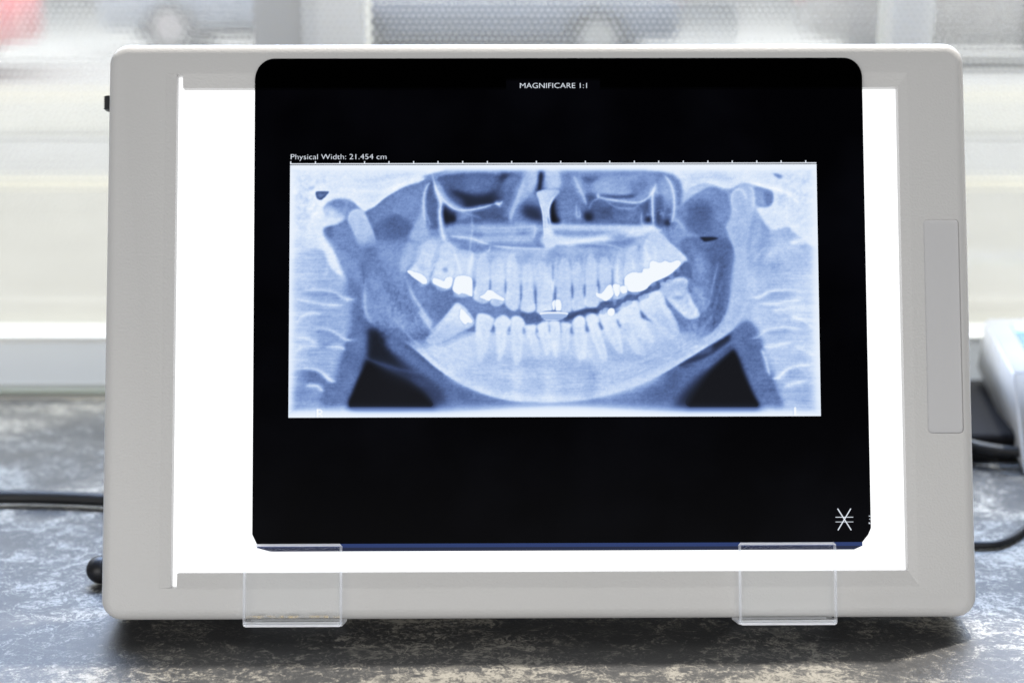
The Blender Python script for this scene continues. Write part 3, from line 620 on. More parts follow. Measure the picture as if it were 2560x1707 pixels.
# dark contact gaps between the upper front teeth
for p in ([(1433, 790), (1428, 850)], [(1517, 760), (1517, 840), (1520, 900)], [(1620, 760), (1620, 850)], [(1338, 700), (1340, 800)], [(1248, 700), (1248, 790)], [(1620, 600), (1622, 750)]): ls(p, .45, 4, 1.5, .8, 'min')
for p in ([(15, 730), (17, 850)], [(118, 720), (120, 830)], [(190, 740), (194, 820)], [(272, 700), (276, 790)], [(355, 640), (358, 740)]): rs(p, .45, 4, 1.5, .8, 'min')
for p in ([(1170, 745), (1155, 810)], [(1355, 770), (1345, 840)], [(1508, 850), (1512, 895)], [(1610, 700), (1618, 800)]): ls(p, .93, 5, 1.5, .8)
for p in ([(122, 820), (126, 900)], [(196, 820), (198, 870)], [(266, 750), (268, 800)], [(10, 700), (-4, 850)]): rs(p, .93, 5, 1.5, .8)
# right mouth gap
rf([(60, 925), (100, 912), (190, 886), (262, 880), (300, 842), (370, 838), (440, 806), (520, 792), (570, 760), (640, 720), (700, 690), (760, 640), (800, 615), (830, 700), (790, 705), (730, 700), (690, 722), (650, 745), (628, 775), (560, 800), (500, 835), (420, 860), (370, 885), (320, 895), (265, 912), (215, 905), (190, 930), (140, 935), (80, 960)], .40, 2)
rf([(80, 930), (200, 890), (265, 884), (270, 905), (200, 912), (120, 945)], .28, 4, .8)
rf([(780, 620), (800, 600), (812, 700), (808, 820), (780, 720), (750, 700)], .44, 4)
# crown caps that hang under the right bridge
for x, y, rx in ((412, 812, 24), (370, 848, 12), (495, 786, 26), (600, 740, 18), (650, 722, 18), (705, 690, 16), (745, 655, 14)): ell(1380+x/2.376, 400+y/2.376, rx/2.376, 8, .66, 2, .6)
for x, y, rx in ((1050, 800, 22), (1090, 806, 22), (845, 742, 20), (960, 765, 30), (1200, 838, 22), (1285, 850, 26)): ell(700+x/2.376, 400+y/2.376, rx/2.376, 7, .68, 2, .7)

# ---- lower teeth
T1 = [(870, 1070), (900, 1030), (950, 975), (1000, 915), (1045, 858), (1072, 862), (1110, 893), (1150, 950), (1152, 972), (1120, 1000), (1060, 1025), (1000, 1060), (940, 1085), (890, 1090)]
tooth(lf, T1, .87, 2); ls([(880, 1035), (960, 960), (1040, 868), (1060, 862)], .90, 4, 2, .7)
ls([(940, 1010), (1000, 985), (1050, 950)], .74, 6, 3, .7, 'min'); ls([(820, 900), (870, 960), (910, 1030)], .82, 7, 3)
low_l = [
 ([(1163, 1010), (1166, 940), (1182, 916), (1225, 920), (1262, 938), (1270, 960), (1245, 1040), (1225, 1120), (1200, 1190), (1182, 1195), (1168, 1120)], [(1210, 990), (1195, 1140)]),
 ([(1276, 985), (1280, 950), (1320, 925), (1350, 935), (1368, 960), (1355, 1020), (1335, 1100), (1315, 1180), (1290, 1185), (1288, 1080)], [(1318, 990), (1305, 1140)]),
 ([(1368, 985), (1375, 940), (1400, 930), (1432, 938), (1446, 965), (1445, 1060), (1428, 1180), (1405, 1215), (1385, 1160), (1372, 1060)], [(1405, 990), (1402, 1150)]),
 ([(1452, 1000), (1455, 985), (1520, 985), (1522, 1030), (1540, 1130), (1530, 1160), (1505, 1150), (1475, 1060)], [(1495, 1010), (1515, 1120)]),
 ([(1528, 1000), (1540, 975), (1592, 960), (1598, 1010), (1602, 1130), (1580, 1150), (1560, 1090)], [(1570, 1000), (1580, 1110)]),
 ([(1604, 1000), (1606, 965), (1655, 965), (1660, 1010), (1650, 1120), (1630, 1140), (1615, 1060)], None)]
for p, q in low_l: tooth(lf, p, .865, 1.5, q)
low_r = [
 ([(-18, 1000), (-16, 965), (36, 965), (42, 1000), (34, 1110), (12, 1135), (-6, 1060)], [(12, 1000), (12, 1100)]),
 ([(52, 1000), (56, 968), (110, 975), (114, 1000), (98, 1100), (78, 1130), (60, 1060)], [(82, 1000), (80, 1100)]),
 ([(118, 990), (125, 955), (150, 930), (180, 932), (196, 970), (204, 1060), (200, 1160), (170, 1185), (140, 1140), (128, 1050)], [(155, 990), (168, 1130)]),
 ([(200, 950), (210, 925), (250, 918), (270, 940), (285, 1010), (310, 1110), (325, 1180), (300, 1180), (260, 1110), (225, 1020)], [(240, 980), (290, 1130)]),
 ([(274, 930), (285, 912), (330, 900), (378, 918), (392, 970), (410, 1060), (415, 1140), (385, 1130), (335, 1060), (300, 990)], [(335, 970), (395, 1110)]),
 ([(384, 930), (400, 895), (450, 862), (500, 840), (520, 880), (530, 940), (570, 1000), (610, 1080), (585, 1090), (530, 1060), (500, 1060), (555, 1150), (500, 1150), (440, 1060), (400, 980)], [(470, 960), (530, 1120)]),
 ([(512, 870), (530, 830), (580, 800), (640, 778), (665, 820), (690, 880), (730, 950), (750, 1010), (740, 1040), (715, 1060), (680, 1050), (600, 970), (540, 910)], [(640, 900), (710, 1020)]),
 ([(640, 775), (660, 745), (710, 725), (750, 700), (790, 712), (805, 770), (835, 850), (872, 912), (860, 935), (820, 946), (790, 935), (740, 890), (690, 840)], [(770, 830), (845, 915)])]
for p, q in low_r: tooth(rf, p, .865, 1.6, q)
for p in ([(390, 890), (450, 860), (500, 838)], [(520, 850), (580, 800), (635, 780)], [(650, 760), (720, 722), (790, 712), (802, 760)]): rs(p, .92, 8, 3, .8)
rf([(700, 820), (740, 810), (780, 815), (760, 835), (720, 830)], .66, 3); rf([(420, 980), (450, 980), (470, 1060), (430, 1040)], .70, 5, .7)
for x, y in ((300, 905), (320, 893), (430, 862), (455, 850), (530, 822), (555, 812), (660, 740), (695, 725)): ell(1380+x/2.376, 400+y/2.376, 9, 6, .70, 1, .8)
for p in ([(1272, 985), (1252, 1020), (1280, 1028)], [(1365, 985), (1348, 1030), (1372, 1030)], [(1448, 975), (1444, 1030), (1462, 1020)], [(1523, 985), (1522, 1040), (1545, 1070)], [(1600, 970), (1600, 1030)]): ls(p, .52, 4, 1.5, .7, 'min')
for p in ([(45, 965), (46, 1040)], [(116, 985), (112, 1025), (128, 1030)], [(198, 975), (205, 1015), (222, 1022)], [(272, 940), (282, 985), (300, 995)], [(382, 935), (392, 975), (412, 985)], [(522, 890), (535, 930), (560, 925)], [(670, 825), (685, 870), (705, 870)]): rs(p, .46, 5, 2, .8, 'min')
for p in ([(1270, 965), (1280, 985)], [(1366, 950), (1360, 990)], [(1446, 955), (1448, 1000)], [(1655, 985), (1660, 1040)]): ls(p, .95, 5, 1.5)
for p in ([(178, 935), (192, 975)], [(268, 925), (276, 970)], [(380, 910), (388, 950)], [(40, 970), (40, 1040)]): rs(p, .94, 5, 1.5)
rs([(600, 960), (660, 1020), (700, 1050)], .66, 3, 2, .6, 'min'); rs([(750, 905), (800, 950), (870, 955)], .55, 4, 3, .6, 'min')
rf([(800, 780), (870, 760), (930, 850), (900, 940), (870, 900), (830, 840)], .58, 8, .8)
rf([(560, 1040), (760, 1060), (900, 960), (940, 1040), (800, 1120), (600, 1150)], .70, 14, .6)
rs([(640, 985), (700, 1035)], .9, 3, 2, .5); rs([(860, 780), (900, 850), (870, 900)], .7, 4, 3, .6)

for f_, a_, b_ in ((ls, (1195, 1000), (1200, 1200)), (ls, (1235, 1000), (1225, 1150)), (ls, (1300, 1000), (1305, 1200)), (ls, (1340, 1000), (1322, 1160)), (ls, (1390, 1000), (1400, 1240)), (ls, (1430, 1000), (1420, 1200)), (ls, (1480, 1030), (1530, 1190)), (ls, (1560, 1030), (1590, 1180)),
                   (ls, (1625, 1030), (1640, 1180)), (rs, (10, 1030), (15, 1170)), (rs, (90, 1030), (82, 1170)), (rs, (140, 1030), (165, 1220)), (rs, (185, 1030), (195, 1200)), (rs, (225, 1000), (310, 1220)), (rs, (268, 1000), (325, 1180)), (rs, (310, 980), (400, 1160)), (rs, (370, 980), (418, 1160)),
                   (rs, (420, 960), (520, 1160)), (rs, (500, 930), (600, 1100)), (rs, (560, 900), (690, 1060)), (rs, (650, 860), (740, 1030)), (rs, (700, 820), (800, 945)), (rs, (790, 780), (865, 930))):
    f_([a_, ((a_[0]+b_[0])/2+3, (a_[1]+b_[1])/2), b_], .885, 6, 3, .8)
for k in range(16):                                # roots of the upper teeth fading into the bone
    x = 1170+k*31; ls([(x, 590+8*math.sin(k)), (x+3, 690), (x+1, 780)], .86, 6, 3, .55)
for k in range(12):
    x = 20+k*33; rs([(x+8, 560+10*math.sin(k*2)), (x+3, 660), (x, 740)], .84, 6, 3, .55)
# spine end plates
for p, v, w in (([(100, 790), (180, 776), (260, 778), (330, 790), (380, 822), (420, 830), (462, 826)], .84, 5), ([(90, 825), (180, 845), (280, 862), (390, 865)], .82, 5), ([(100, 975), (130, 935), (180, 912), (260, 915)], .80, 5),
                ([(170, 1010), (250, 1002), (320, 1020), (370, 1055), (400, 1070), (460, 1068)], .84, 5), ([(100, 1060), (160, 1062), (240, 1100)], .84, 7), ([(270, 1110), (350, 1112), (390, 1125)], .84, 5),
                ([(90, 1240), (190, 1240), (250, 1262), (300, 1308), (340, 1316)], .84, 6), ([(150, 1345), (220, 1342), (260, 1380)], .78, 6), ([(90, 1150), (140, 1110), (260, 1100)], .78, 7)):
    ls(p, v+.07, w+1, 2.2, 1.2)
for p in ([(120, 800), (220, 790), (330, 805), (370, 830)], [(200, 1022), (280, 1022), (350, 1058), (385, 1080)], [(110, 1252), (190, 1254), (250, 1280)], [(200, 1090), (280, 1098), (330, 1105)]): ls(p, .44, 10, 6, .7, 'min')
for p, v, w in (([(1165, 822), (1230, 815), (1280, 788), (1350, 775), (1430, 778), (1500, 790)], .86, 5), ([(1215, 856), (1320, 855), (1400, 842), (1500, 825)], .88, 5), ([(1170, 1060), (1215, 1055), (1260, 1020), (1330, 998), (1400, 998), (1520, 1008)], .88, 6),
                ([(1420, 925), (1480, 955), (1560, 1005)], .94, 10), ([(1250, 1110), (1320, 1105), (1430, 1080)], .86, 6), ([(1300, 1300), (1345, 1290), (1390, 1245), (1470, 1222), (1570, 1215)], .90, 6), ([(1370, 1345), (1430, 1330), (1510, 1310)], .84, 8),
                ([(1440, 1110), (1500, 1140), (1570, 1165)], .9, 8), ([(1300, 900), (1420, 880), (1540, 870)], .82, 10), ([(1400, 500), (1500, 470), (1560, 420)], .86, 12), ([(1240, 1120), (1270, 1200), (1290, 1290)], .74, 8)):
    rs(p, min(v+.07, 1), w+1, 2.2, 1.2)
for p in ([(1270, 805), (1350, 792), (1450, 795)], [(1250, 1045), (1330, 1015), (1420, 1015)], [(1380, 1265), (1480, 1240)], [(1450, 950), (1540, 1000)], [(1440, 1125), (1530, 1160)]): rs(p, .56, 9, 5, .7, 'min')
rf([(1190, 1030), (1240, 1030), (1230, 1100), (1180, 1090)], .50, 8, .7)

for p, v, w in (([(500, 560), (560, 700), (640, 860), (760, 1000), (900, 1110)], .04, 60), ([(300, 500), (420, 620), (500, 780), (560, 900)], .035, 50), ([(1100, 500), (1080, 700), (1060, 900), (940, 1040)], .0, 1)):
    stroke(Lc(p), v, w/2.4, 8, 1, 'add')
for p, v, w in (([(1240, 300), (1200, 500), (1190, 700), (1210, 900)], .05, 50), ([(900, 500), (980, 650), (960, 850), (860, 1000)], -.04, 60), ([(760, 480), (860, 560), (880, 700)], .04, 50)):
    stroke(Rc(p), v, w/2.4, 8, 1, 'add')
for k in range(70):                                # fine trabecular arcs in the jaw
    a = rng.rand()*math.pi; x, y = 1390-430*math.cos(a)*(.75+.25*rng.rand()), 790+170*math.sin(a)*(.75+.35*rng.rand())
    dx, dy = math.sin(a)*(18+20*rng.rand()), math.cos(a)*(6+8*rng.rand())
    stroke([(x-dx, y-dy), (x+rng.randn()*3, y+rng.randn()*3), (x+dx, y+dy)], (.05 if rng.rand() > .45 else -.05), 2.4, 1.6, .8, 'add')
# noise: bone texture, horizontal scan streaks, film grain
yy = (np.arange(AH)[:, None]+AY0+.5); xx = (np.arange(AW)[None, :]+AX0+.5)
G = blur(G, .9); G = np.clip(G+.30*(G-blur(G, 12))+.08*(G-blur(G, 3)), 0, 1).astype(np.float32)
G -= .065*np.exp(-((G-.50)/.15)**2)
lit = np.clip((G-.12)/.3, 0, 1)
edge_zone = np.clip((890-xx)/60, 0, 1)+np.clip((xx-1870)/60, 0, 1)
mid_zone = np.exp(-((xx-1390)/220)**2)*np.clip((yy-860)/60, 0, 1)
G += lit*(streak*(.004+.013*edge_zone*np.clip((yy-560)/80, 0, 1)+.009*mid_zone)+wide*.006+cloud*.018+bone*.013+grain*.009+fine*.012)
skull = np.exp(-((xx-760)/70)**2-((yy-500)/80)**2)+np.exp(-((xx-2000)/55)**2-((yy-470)/60)**2)
G += skull*noise(3, 3)*.035
ram = np.exp(-((xx-1000)/70)**2-((yy-760)/90)**2)+np.exp(-((xx-1745)/60)**2-((yy-760)/90)**2)
G += ram*noise(2.2, 3)*.03
# vertical soft banding in the front of the jaw
G += (np.exp(-((xx-1300)/12)**2)*.03+np.exp(-((xx-1480)/14)**2)*-.04+np.exp(-((xx-1380)/16)**2)*.03)*np.clip((yy-900)/40, 0, 1)*lit

# metal fillings: crisp, with the thin dark rim a scanner gives them
def metal(p, rim=True):
    if rim: fill(p, .40, 2.4, .55, 'min')
    fill(p, 1.03, .7)
for p in ([(757, 665), (775, 658), (800, 668), (840, 680), (872, 710), (872, 735), (850, 738), (830, 725), (800, 705), (780, 688)],
          [(908, 712), (920, 704), (950, 712), (975, 722), (985, 705), (1005, 697), (1025, 704), (1020, 745), (1000, 765), (970, 763), (940, 750), (912, 735)],
          [(1045, 700), (1075, 690), (1110, 692), (1140, 710), (1143, 790), (1140, 812), (1110, 800), (1080, 794), (1060, 800), (1028, 775), (1032, 740)],
          [(1188, 815), (1215, 798), (1235, 776), (1260, 778), (1290, 800), (1330, 825), (1325, 838), (1290, 830), (1260, 826), (1240, 838), (1210, 828)],
          [(1075, 888), (1100, 905), (1142, 955), (1135, 970), (1115, 968), (1100, 978), (1080, 960), (1068, 935)]): metal(Lc(p))
ls([(1042, 560), (1058, 620), (1078, 690)], .95, 5, 1.5); ls([(1143, 565), (1133, 620), (1120, 692)], .97, 7, 1.5)
for p in ([(428, 710), (445, 685), (480, 670), (530, 672), (542, 650), (575, 645), (580, 612), (600, 602), (640, 614), (670, 602), (700, 612), (735, 600), (755, 602), (762, 620), (730, 655), (690, 688), (640, 712), (590, 735), (555, 770), (510, 785), (460, 783), (432, 755)],
          [(260, 790), (292, 795), (330, 750), (352, 748), (364, 800), (322, 838), (290, 826), (264, 812)],
          [(360, 745), (400, 745), (404, 780), (388, 812), (372, 800)], [(405, 755), (435, 752), (445, 785), (420, 795), (404, 780)],
          [(328, 900), (345, 882), (366, 888), (370, 912), (355, 930), (332, 922)]): metal(Rc(p))
metal([(1380.5, 757), (1388, 752), (1386, 774), (1382, 773)]); metal([(1389, 752), (1400, 752), (1403, 766), (1400, 779), (1390, 778)])
# bite ring between the front teeth
fill([(1350, 786), (1362, 783), (1400, 781), (1419, 784), (1417, 792), (1404, 799), (1370, 800), (1354, 795)], .66, 1, sm=False)
stroke([(1351, 785), (1370, 783), (1400, 783), (1418, 785)], 1.0, 4, .8, 1, 'max', False); stroke([(1352, 780), (1385, 778), (1410, 780)], .35, 2.5, 1, .7, 'min')
stroke([(1356, 797), (1372, 801), (1404, 800)], .88, 2, 1)

# border glow of the exposure field, bottom band, side marks
e = np.zeros((AH, AW), np.float32)
dl = xx-(725-(yy-414)/630*3)-12; dr = (2040+(yy-414)/626*10)-xx-15; dt = yy-428; bump = 1010+7*np.cos((xx-1385)/330*3.14159)*-1+np.clip(abs(xx-1385)-330, 0, 1)*0
bottom = np.where(abs(xx-1400) < 330, 1026-12*(1+np.cos((xx-1400)/330*3.14159))/2*1.1, 1026)
db = bottom-yy
for d, s in ((dl, 11), (dr, 13), (dt, 6), (db, 9)): e = np.maximum(e, 1/(1+np.exp(np.clip(d/s*2.2, -30, 30))))
G += (.985-G)*e
G += (.78-G)*np.exp(-np.clip(db, 0, 99)/12)*np.clip(db/3, 0, 1)*.35*(G > .1)
# the printed R and L marks stand out white
stroke([(795, 1041), (795, 1024)], 1.06, 4, .8, 1, 'max', False); stroke([(795, 1025), (802, 1025), (806, 1029), (802, 1034), (796, 1034)], 1.06, 3, .8, 1, 'max', False); stroke([(800, 1034), (807, 1041)], 1.06, 3, .8, 1, 'max', False)
for a, b in (((791, 1022), (791, 1042)),): stroke([a, b], .80, 1.5, .8, .8, 'min', False)
stroke([(1986, 1020), (1986, 1036)], 1.06, 5, .8, 1, 'max', False); stroke([(1986, 1037), (1995, 1037)], 1.02, 2, .8, 1, 'max', False); stroke([(1981.5, 1019), (1981.5, 1036)], .72, 1.5, .8, .8, 'min', False)
G = np.clip(G, 0, 1.06)
RAMP_G = [0, .10, .2, .35, .5, .62, .75, .88, 1.0, 1.06]
RAMP_C = [(24, 25, 30), (36, 42, 58), (54, 66, 100), (88, 110, 160), (124, 150, 203), (152, 177, 222), (186, 206, 240), (218, 231, 250), (240, 246, 254), (250, 253, 255)]
def tone(g):
    return np.stack([np.interp(g, RAMP_G, [c[k]/255 for c in RAMP_C]) for k in range(3)], -1)
# ------------------------------------------------------------------ the light box
BW, BH, BD = .3548, .2363, .026
BX = .01126; ROT = (-.31499, -.00101, .00742)
def boxframe():      # local axes: x right, z up the face, y into the box
    return Matrix.Translation((BX, 0, .004)) @ Matrix.Rotation(.00742, 4, 'Z') @ Matrix.Rotation(-.00101, 4, 'Y') @ Matrix.Rotation(-.31499, 4, 'X')
BM = boxframe()
lb = thing('light_box', 'white plastic light box with a glowing panel leaning back on the dark counter', 'light box')
lb.matrix_world = BM
hw = BW/2
def ring(inset, y, r): return [(a, y, b) for a, b in rrect(-hw+inset, hw-inset, inset, BH-inset, max(r-inset, .001), 10)]
bm = bmesh.new(); RB = .0046; rings = []
for k in range(7):
    a = math.radians(90*k/6); rings.append(ring(RB*(1-math.sin(a)), RB*(1-math.cos(a)), .0085))
rings.append(ring(0, BD-.002, .0085)); rings.append(ring(.002, BD, .0085))
loft(bm, rings)
body = obj('frame', bm, [M_plastic], lb)
def cut(target, bmc):
    bmesh.ops.recalc_face_normals(bmc, faces=bmc.faces)
    me = bpy.data.meshes.new('c'); bmc.to_mesh(me); bmc.free(); c = bpy.data.objects.new('c', me); COL.objects.link(c); c.parent = lb
    md = target.modifiers.new('b', 'BOOLEAN'); md.operation = 'DIFFERENCE'; md.solver = 'EXACT'; md.object = c
    bpy.context.view_layer.update()
    dg = bpy.context.evaluated_depsgraph_get(); new = bpy.data.meshes.new_from_object(target.evaluated_get(dg))
    target.modifiers.clear(); target.data = new; bpy.data.objects.remove(c)
OX0, OX1, OZ0, OZ1 = -.1532, .1532, .0130, .2231      # outer edge of the recess
PX0, PX1, PZ0, PZ1 = -.1490, .1493, .0188, .2174      # lit panel
cut(body, box(bmesh.new(), OX0, OX1, -.01, .012, OZ0, OZ1))
c = bmesh.new(); loft(c, [[(a, y, b) for a, b in rrect(.1584, .1731, .0743, .1620, .0018, 6)] for y in (-.01, .0013)]); cut(body, c)
for p in body.data.polygons: p.use_smooth = True
if hasattr(body.data, 'set_sharp_from_angle'): body.data.set_sharp_from_angle(angle=math.radians(32))
# sloped inner bezel: left and right strips full height, top and bottom strips start beyond the film slot
def quad_strip(bm, a, b, c, d):                       # a,b outer edge, c,d inner edge (closed wedge)
    vs = [bm.verts.new(p) for p in (a, b, c, d)]; bm.faces.new(vs)
    ws = [bm.verts.new((p[0], .0119, p[2])) for p in (a, b, c, d)]; bm.faces.new(ws[::-1])
    for k in range(4): bm.faces.new((vs[k], ws[k], ws[(k+1) % 4], vs[(k+1) % 4]))
bm = bmesh.new(); e = -.0004; yi = .0008; SL = -.1464
yo, ND = -.00003, (-.0130, .0260)       # outer lip flush with the face; ND: hidden notch added so the panel lights the heading from behind
quad_strip(bm, (OX0+e, yo, OZ0+e), (OX0+e, yo, OZ1-e), (PX0, yi, OZ1-e), (PX0, yi, OZ0+e))
quad_strip(bm, (OX1-e, yo, OZ1-e), (OX1-e, yo, OZ0+e), (PX1, yi, PZ0), (PX1, yi, PZ1))
quad_strip(bm, (SL, yo, OZ1-e), (ND[0], yo, OZ1-e), (ND[0], yi, PZ1), (SL, yi, PZ1))
quad_strip(bm, (ND[1], yo, OZ1-e), (OX1-e, yo, OZ1-e), (PX1, yi, PZ1), (ND[1], yi, PZ1))
quad_strip(bm, (ND[0], yo, OZ1-e), (ND[1], yo, OZ1-e), (ND[1], .0010, .2212), (ND[0], .0010, .2212))
quad_strip(bm, (OX1-e, yo, OZ0+e), (SL, yo, OZ0+e), (SL, yi, PZ0), (PX1, yi, PZ0))
obj('inner_bezel', bm, M_plastic, lb)
mp_ = bpy.data.materials.new('lit_panel'); mp_.use_nodes = True; nt = mp_.node_tree; nt.nodes.clear()
PANEL = 1.25
o_ = nt.nodes.new('ShaderNodeOutputMaterial'); e_ = nt.nodes.new('ShaderNodeEmission'); e_.inputs[0].default_value = (.985, .992, 1.0, 1); e_.inputs[1].default_value = PANEL
nt.links.new(e_.outputs[0], o_.inputs[0])
bm = bmesh.new(); box(bm, OX0+.0004, OX1-.0004, .0048, .0110, OZ0+.0004, OZ1-.0004); obj('light_panel', bm, mp_, lb)
boxo('label_recess', (.15850, .17300, .00115, .0016, .07440, .16190), M_smooth, lb)
# slide switch on the left flank
bm = bmesh.new(); n = 6; z0, z1 = .2100, .2158
pr = [(-hw+.001, z0+.0004), (-hw-.0020, z0)]
for k in range(n): pr += [(-hw-.0034, z0+(k+.35)*(z1-z0)/n), (-hw-.0026, z0+(k+.85)*(z1-z0)/n)]
pr += [(-hw-.0022, z1), (-hw+.001, z1)]
loft(bm, [[(a, y, b) for a, b in pr] for y in (.007, .0125)]); obj('slide_switch', bm, M_black, lb)
# black tubular stand behind the box
wi = BM.inverted()
bm = bmesh.new(); rr = .0062; xs = [(-.1868+rr*(1-math.cos(a)), rr*math.sin(a)) for a in [math.radians(q) for q in (8, 22, 38, 54, 70, 84)]]+[(-.178, rr), (-.1775, rr*.72), (.150, rr*.72), (.153, .003)]
tube(bm, [wi @ Vector((x, .0560, CZ+rr+.0006)) for x, _ in xs], [r_ for _, r_ in xs], 24); obj('stand_bar', bm, M_black, lb, True)
for x in (-.10, .12):
    bm = bmesh.new(); tube(bm, [wi @ Vector((x, .056, .0026)), wi @ Vector((x, .085, .15))], .0035, 12); obj('stand_arm', bm, M_black, lb, True)

# ------------------------------------------------------------------ acrylic holders hooked under the box
def clear_mat(name, fac, tint):
    m = bpy.data.materials.new(name); m.use_nodes = True; nt = m.node_tree; nt.nodes.clear()
    o = nt.nodes.new('ShaderNodeOutputMaterial'); t = nt.nodes.new('ShaderNodeBsdfTransparent'); t.inputs[0].default_value = tint
    g = nt.nodes.new('ShaderNodeBsdfGlossy'); g.inputs['Roughness'].default_value = .06; f = nt.nodes.new('ShaderNodeFresnel'); f.inputs[0].default_value = 1.25
    mu = nt.nodes.new('ShaderNodeMath'); mu.operation = 'MULTIPLY'; mu.inputs[1].default_value = fac; x = nt.nodes.new('ShaderNodeMixShader')
    nt.links.new(f.outputs[0], mu.inputs[0]); nt.links.new(mu.outputs[0], x.inputs[0]); nt.links.new(t.outputs[0], x.inputs[1]); nt.links.new(g.outputs[0], x.inputs[2]); nt.links.new(x.outputs[0], o.inputs[0]); return m
M_acr = clear_mat('clear_acrylic', .25, (.985, .988, .99, 1))
def edge_mat(name, f):
    m = bpy.data.materials.new(name); m.use_nodes = True; nt = m.node_tree; nt.nodes.clear()
    o = nt.nodes.new('ShaderNodeOutputMaterial'); t = nt.nodes.new('ShaderNodeBsdfTransparent'); t.inputs[0].default_value = (.9, .92, .96, 1)
    d = nt.nodes.new('ShaderNodeBsdfTranslucent'); d.inputs[0].default_value = (.95, .96, .98, 1); d2 = nt.nodes.new('ShaderNodeBsdfDiffuse'); d2.inputs[0].default_value = (.95, .96, .98, 1)
    a = nt.nodes.new('ShaderNodeAddShader'); x = nt.nodes.new('ShaderNodeMixShader'); x.inputs[0].default_value = f
    nt.links.new(d.outputs[0], a.inputs[0]); nt.links.new(d2.outputs[0], a.inputs[1]); nt.links.new(t.outputs[0], x.inputs[1]); nt.links.new(a.outputs[0], x.inputs[2]); nt.links.new(x.outputs[0], o.inputs[0]); return m
M_edge = edge_mat('acrylic_edge', .55); M_side = edge_mat('acrylic_side', .20)
def clip(label, x0, x1, z1, glue):
    t = thing('film_holder', label, 'film holder', group='clear holders at the foot of the light box'); t.matrix_world = BM
    y0, y1, z0 = -.0052, -.0030, -.0022
    bm = bmesh.new(); box(bm, x0, x1, y0, y1, z0, z1, .0010, 1)
    bm.normal_update()
    for f in bm.faces: f.material_index = 0 if abs(f.normal.y) > .9 else (1 if abs(f.normal.z) > .3 else 2)
    obj('front_plate', bm, [M_acr, M_edge, M_side], t)
    bm = bmesh.new(); box(bm, x0, x1, y1+.0002, .016, z0, z0+.0020, .0003, 2)
    for f in bm.faces: f.material_index = 0 if abs(f.normal.z) > .9 else 1
    obj('bottom_plate', bm, [M_acr, M_edge], t)
    bm = bmesh.new(); box(bm, x0+.0006, x1-.0006, -.0021, -.0008, z1-.0028, z1-.0012); obj('film_stop', bm, M_acr, t)
    if glue:
        m = bpy.data.materials.new('dried_glue'); m.use_nodes = True; nt = m.node_tree; nt.nodes.clear()
        o = nt.nodes.new('ShaderNodeOutputMaterial'); tr = nt.nodes.new('ShaderNodeBsdfTransparent'); d = nt.nodes.new('ShaderNodeBsdfDiffuse'); d.inputs[0].default_value = (.80, .66, .42, 1)
        nz = nt.nodes.new('ShaderNodeTexNoise'); nz.inputs['Scale'].default_value = 260; nz.inputs['Detail'].default_value = 6; tc = nt.nodes.new('ShaderNodeTexCoord'); mr = nt.nodes.new('ShaderNodeMapRange')
        mr.inputs['From Min'].default_value = .42; mr.inputs['From Max'].default_value = .62; mr.inputs['To Max'].default_value = .7; x = nt.nodes.new('ShaderNodeMixShader')
        nt.links.new(tc.outputs['Object'], nz.inputs['Vector']); nt.links.new(nz.outputs['Fac'], mr.inputs['Value']); nt.links.new(mr.outputs[0], x.inputs[0]); nt.links.new(tr.outputs[0], x.inputs[1]); nt.links.new(d.outputs[0], x.inputs[2]); nt.links.new(x.outputs[0], o.inputs[0])
        bm = bmesh.new(); box(bm, x0+.0012, x1-.001, -.0028, -.0026, .0012, .0022); obj('glue_line', bm, m, t)
    return t
clip('clear acrylic holder under the lower left film corner, with a yellowed glue line', -.1190, -.0793, .0308, True)
clip('clean clear acrylic holder under the right part of the film', .0798, .1192, .0307, False)

# ------------------------------------------------------------------ the x-ray film
xf = thing('xray_film', 'black dental x-ray film with a blue panoramic jaw picture, held against the glowing panel', 'x-ray film'); xf.matrix_world = BM
FY = -.0016
def film_mat():
    m = bpy.data.materials.new('film'); m.use_nodes = True; nt = m.node_tree; nt.nodes.clear()
    o = nt.nodes.new('ShaderNodeOutputMaterial'); t = nt.nodes.new('ShaderNodeBsdfTransparent'); g = nt.nodes.new('ShaderNodeBsdfGlossy'); g.inputs['Roughness'].default_value = .22
    x = nt.nodes.new('ShaderNodeMixShader'); x.inputs[0].default_value = .0012; a = nt.nodes.new('ShaderNodeAttribute'); a.attribute_name = 'film_tone'
    nz = nt.nodes.new('ShaderNodeTexNoise'); nz.inputs['Scale'].default_value = 16; nz.inputs['Detail'].default_value = 3; tc = nt.nodes.new('ShaderNodeTexCoord'); mr = nt.nodes.new('ShaderNodeMapRange')
    mr.inputs['From Min'].default_value = .45; mr.inputs['From Max'].default_value = .75; mr.inputs['To Max'].default_value = .0020; hs = nt.nodes.new('ShaderNodeVectorMath'); hs.operation = 'MULTIPLY_ADD'; hs.inputs[1].default_value = (.75, .8, 1.2)
    nt.links.new(tc.outputs['Object'], nz.inputs['Vector']); nt.links.new(nz.outputs['Fac'], mr.inputs['Value']); nt.links.new(mr.outputs[0], hs.inputs[0]); nt.links.new(a.outputs['Color'], hs.inputs[2]); nt.links.new(hs.outputs[0], t.inputs[0]); nt.links.new(t.outputs[0], x.inputs[1]); nt.links.new(g.outputs[0], x.inputs[2]); nt.links.new(x.outputs[0], o.inputs[0]); return m
M_film = film_mat()
HU = [6216.43, 126.709, 1349.85, -7.55548, -6088.65, 1547.49, 0.0113186, 0.114787]
def art(u, v):                                        # film plane (m) -> artwork units
    w = HU[6]*u+HU[7]*v+1
    return (HU[0]*u+HU[1]*v+HU[2])/w, (HU[3]*u+HU[4]*v+HU[5])/w
def tolin(c): return np.where(c <= .04045, c/12.92, ((c+.055)/1.055)**2.4)
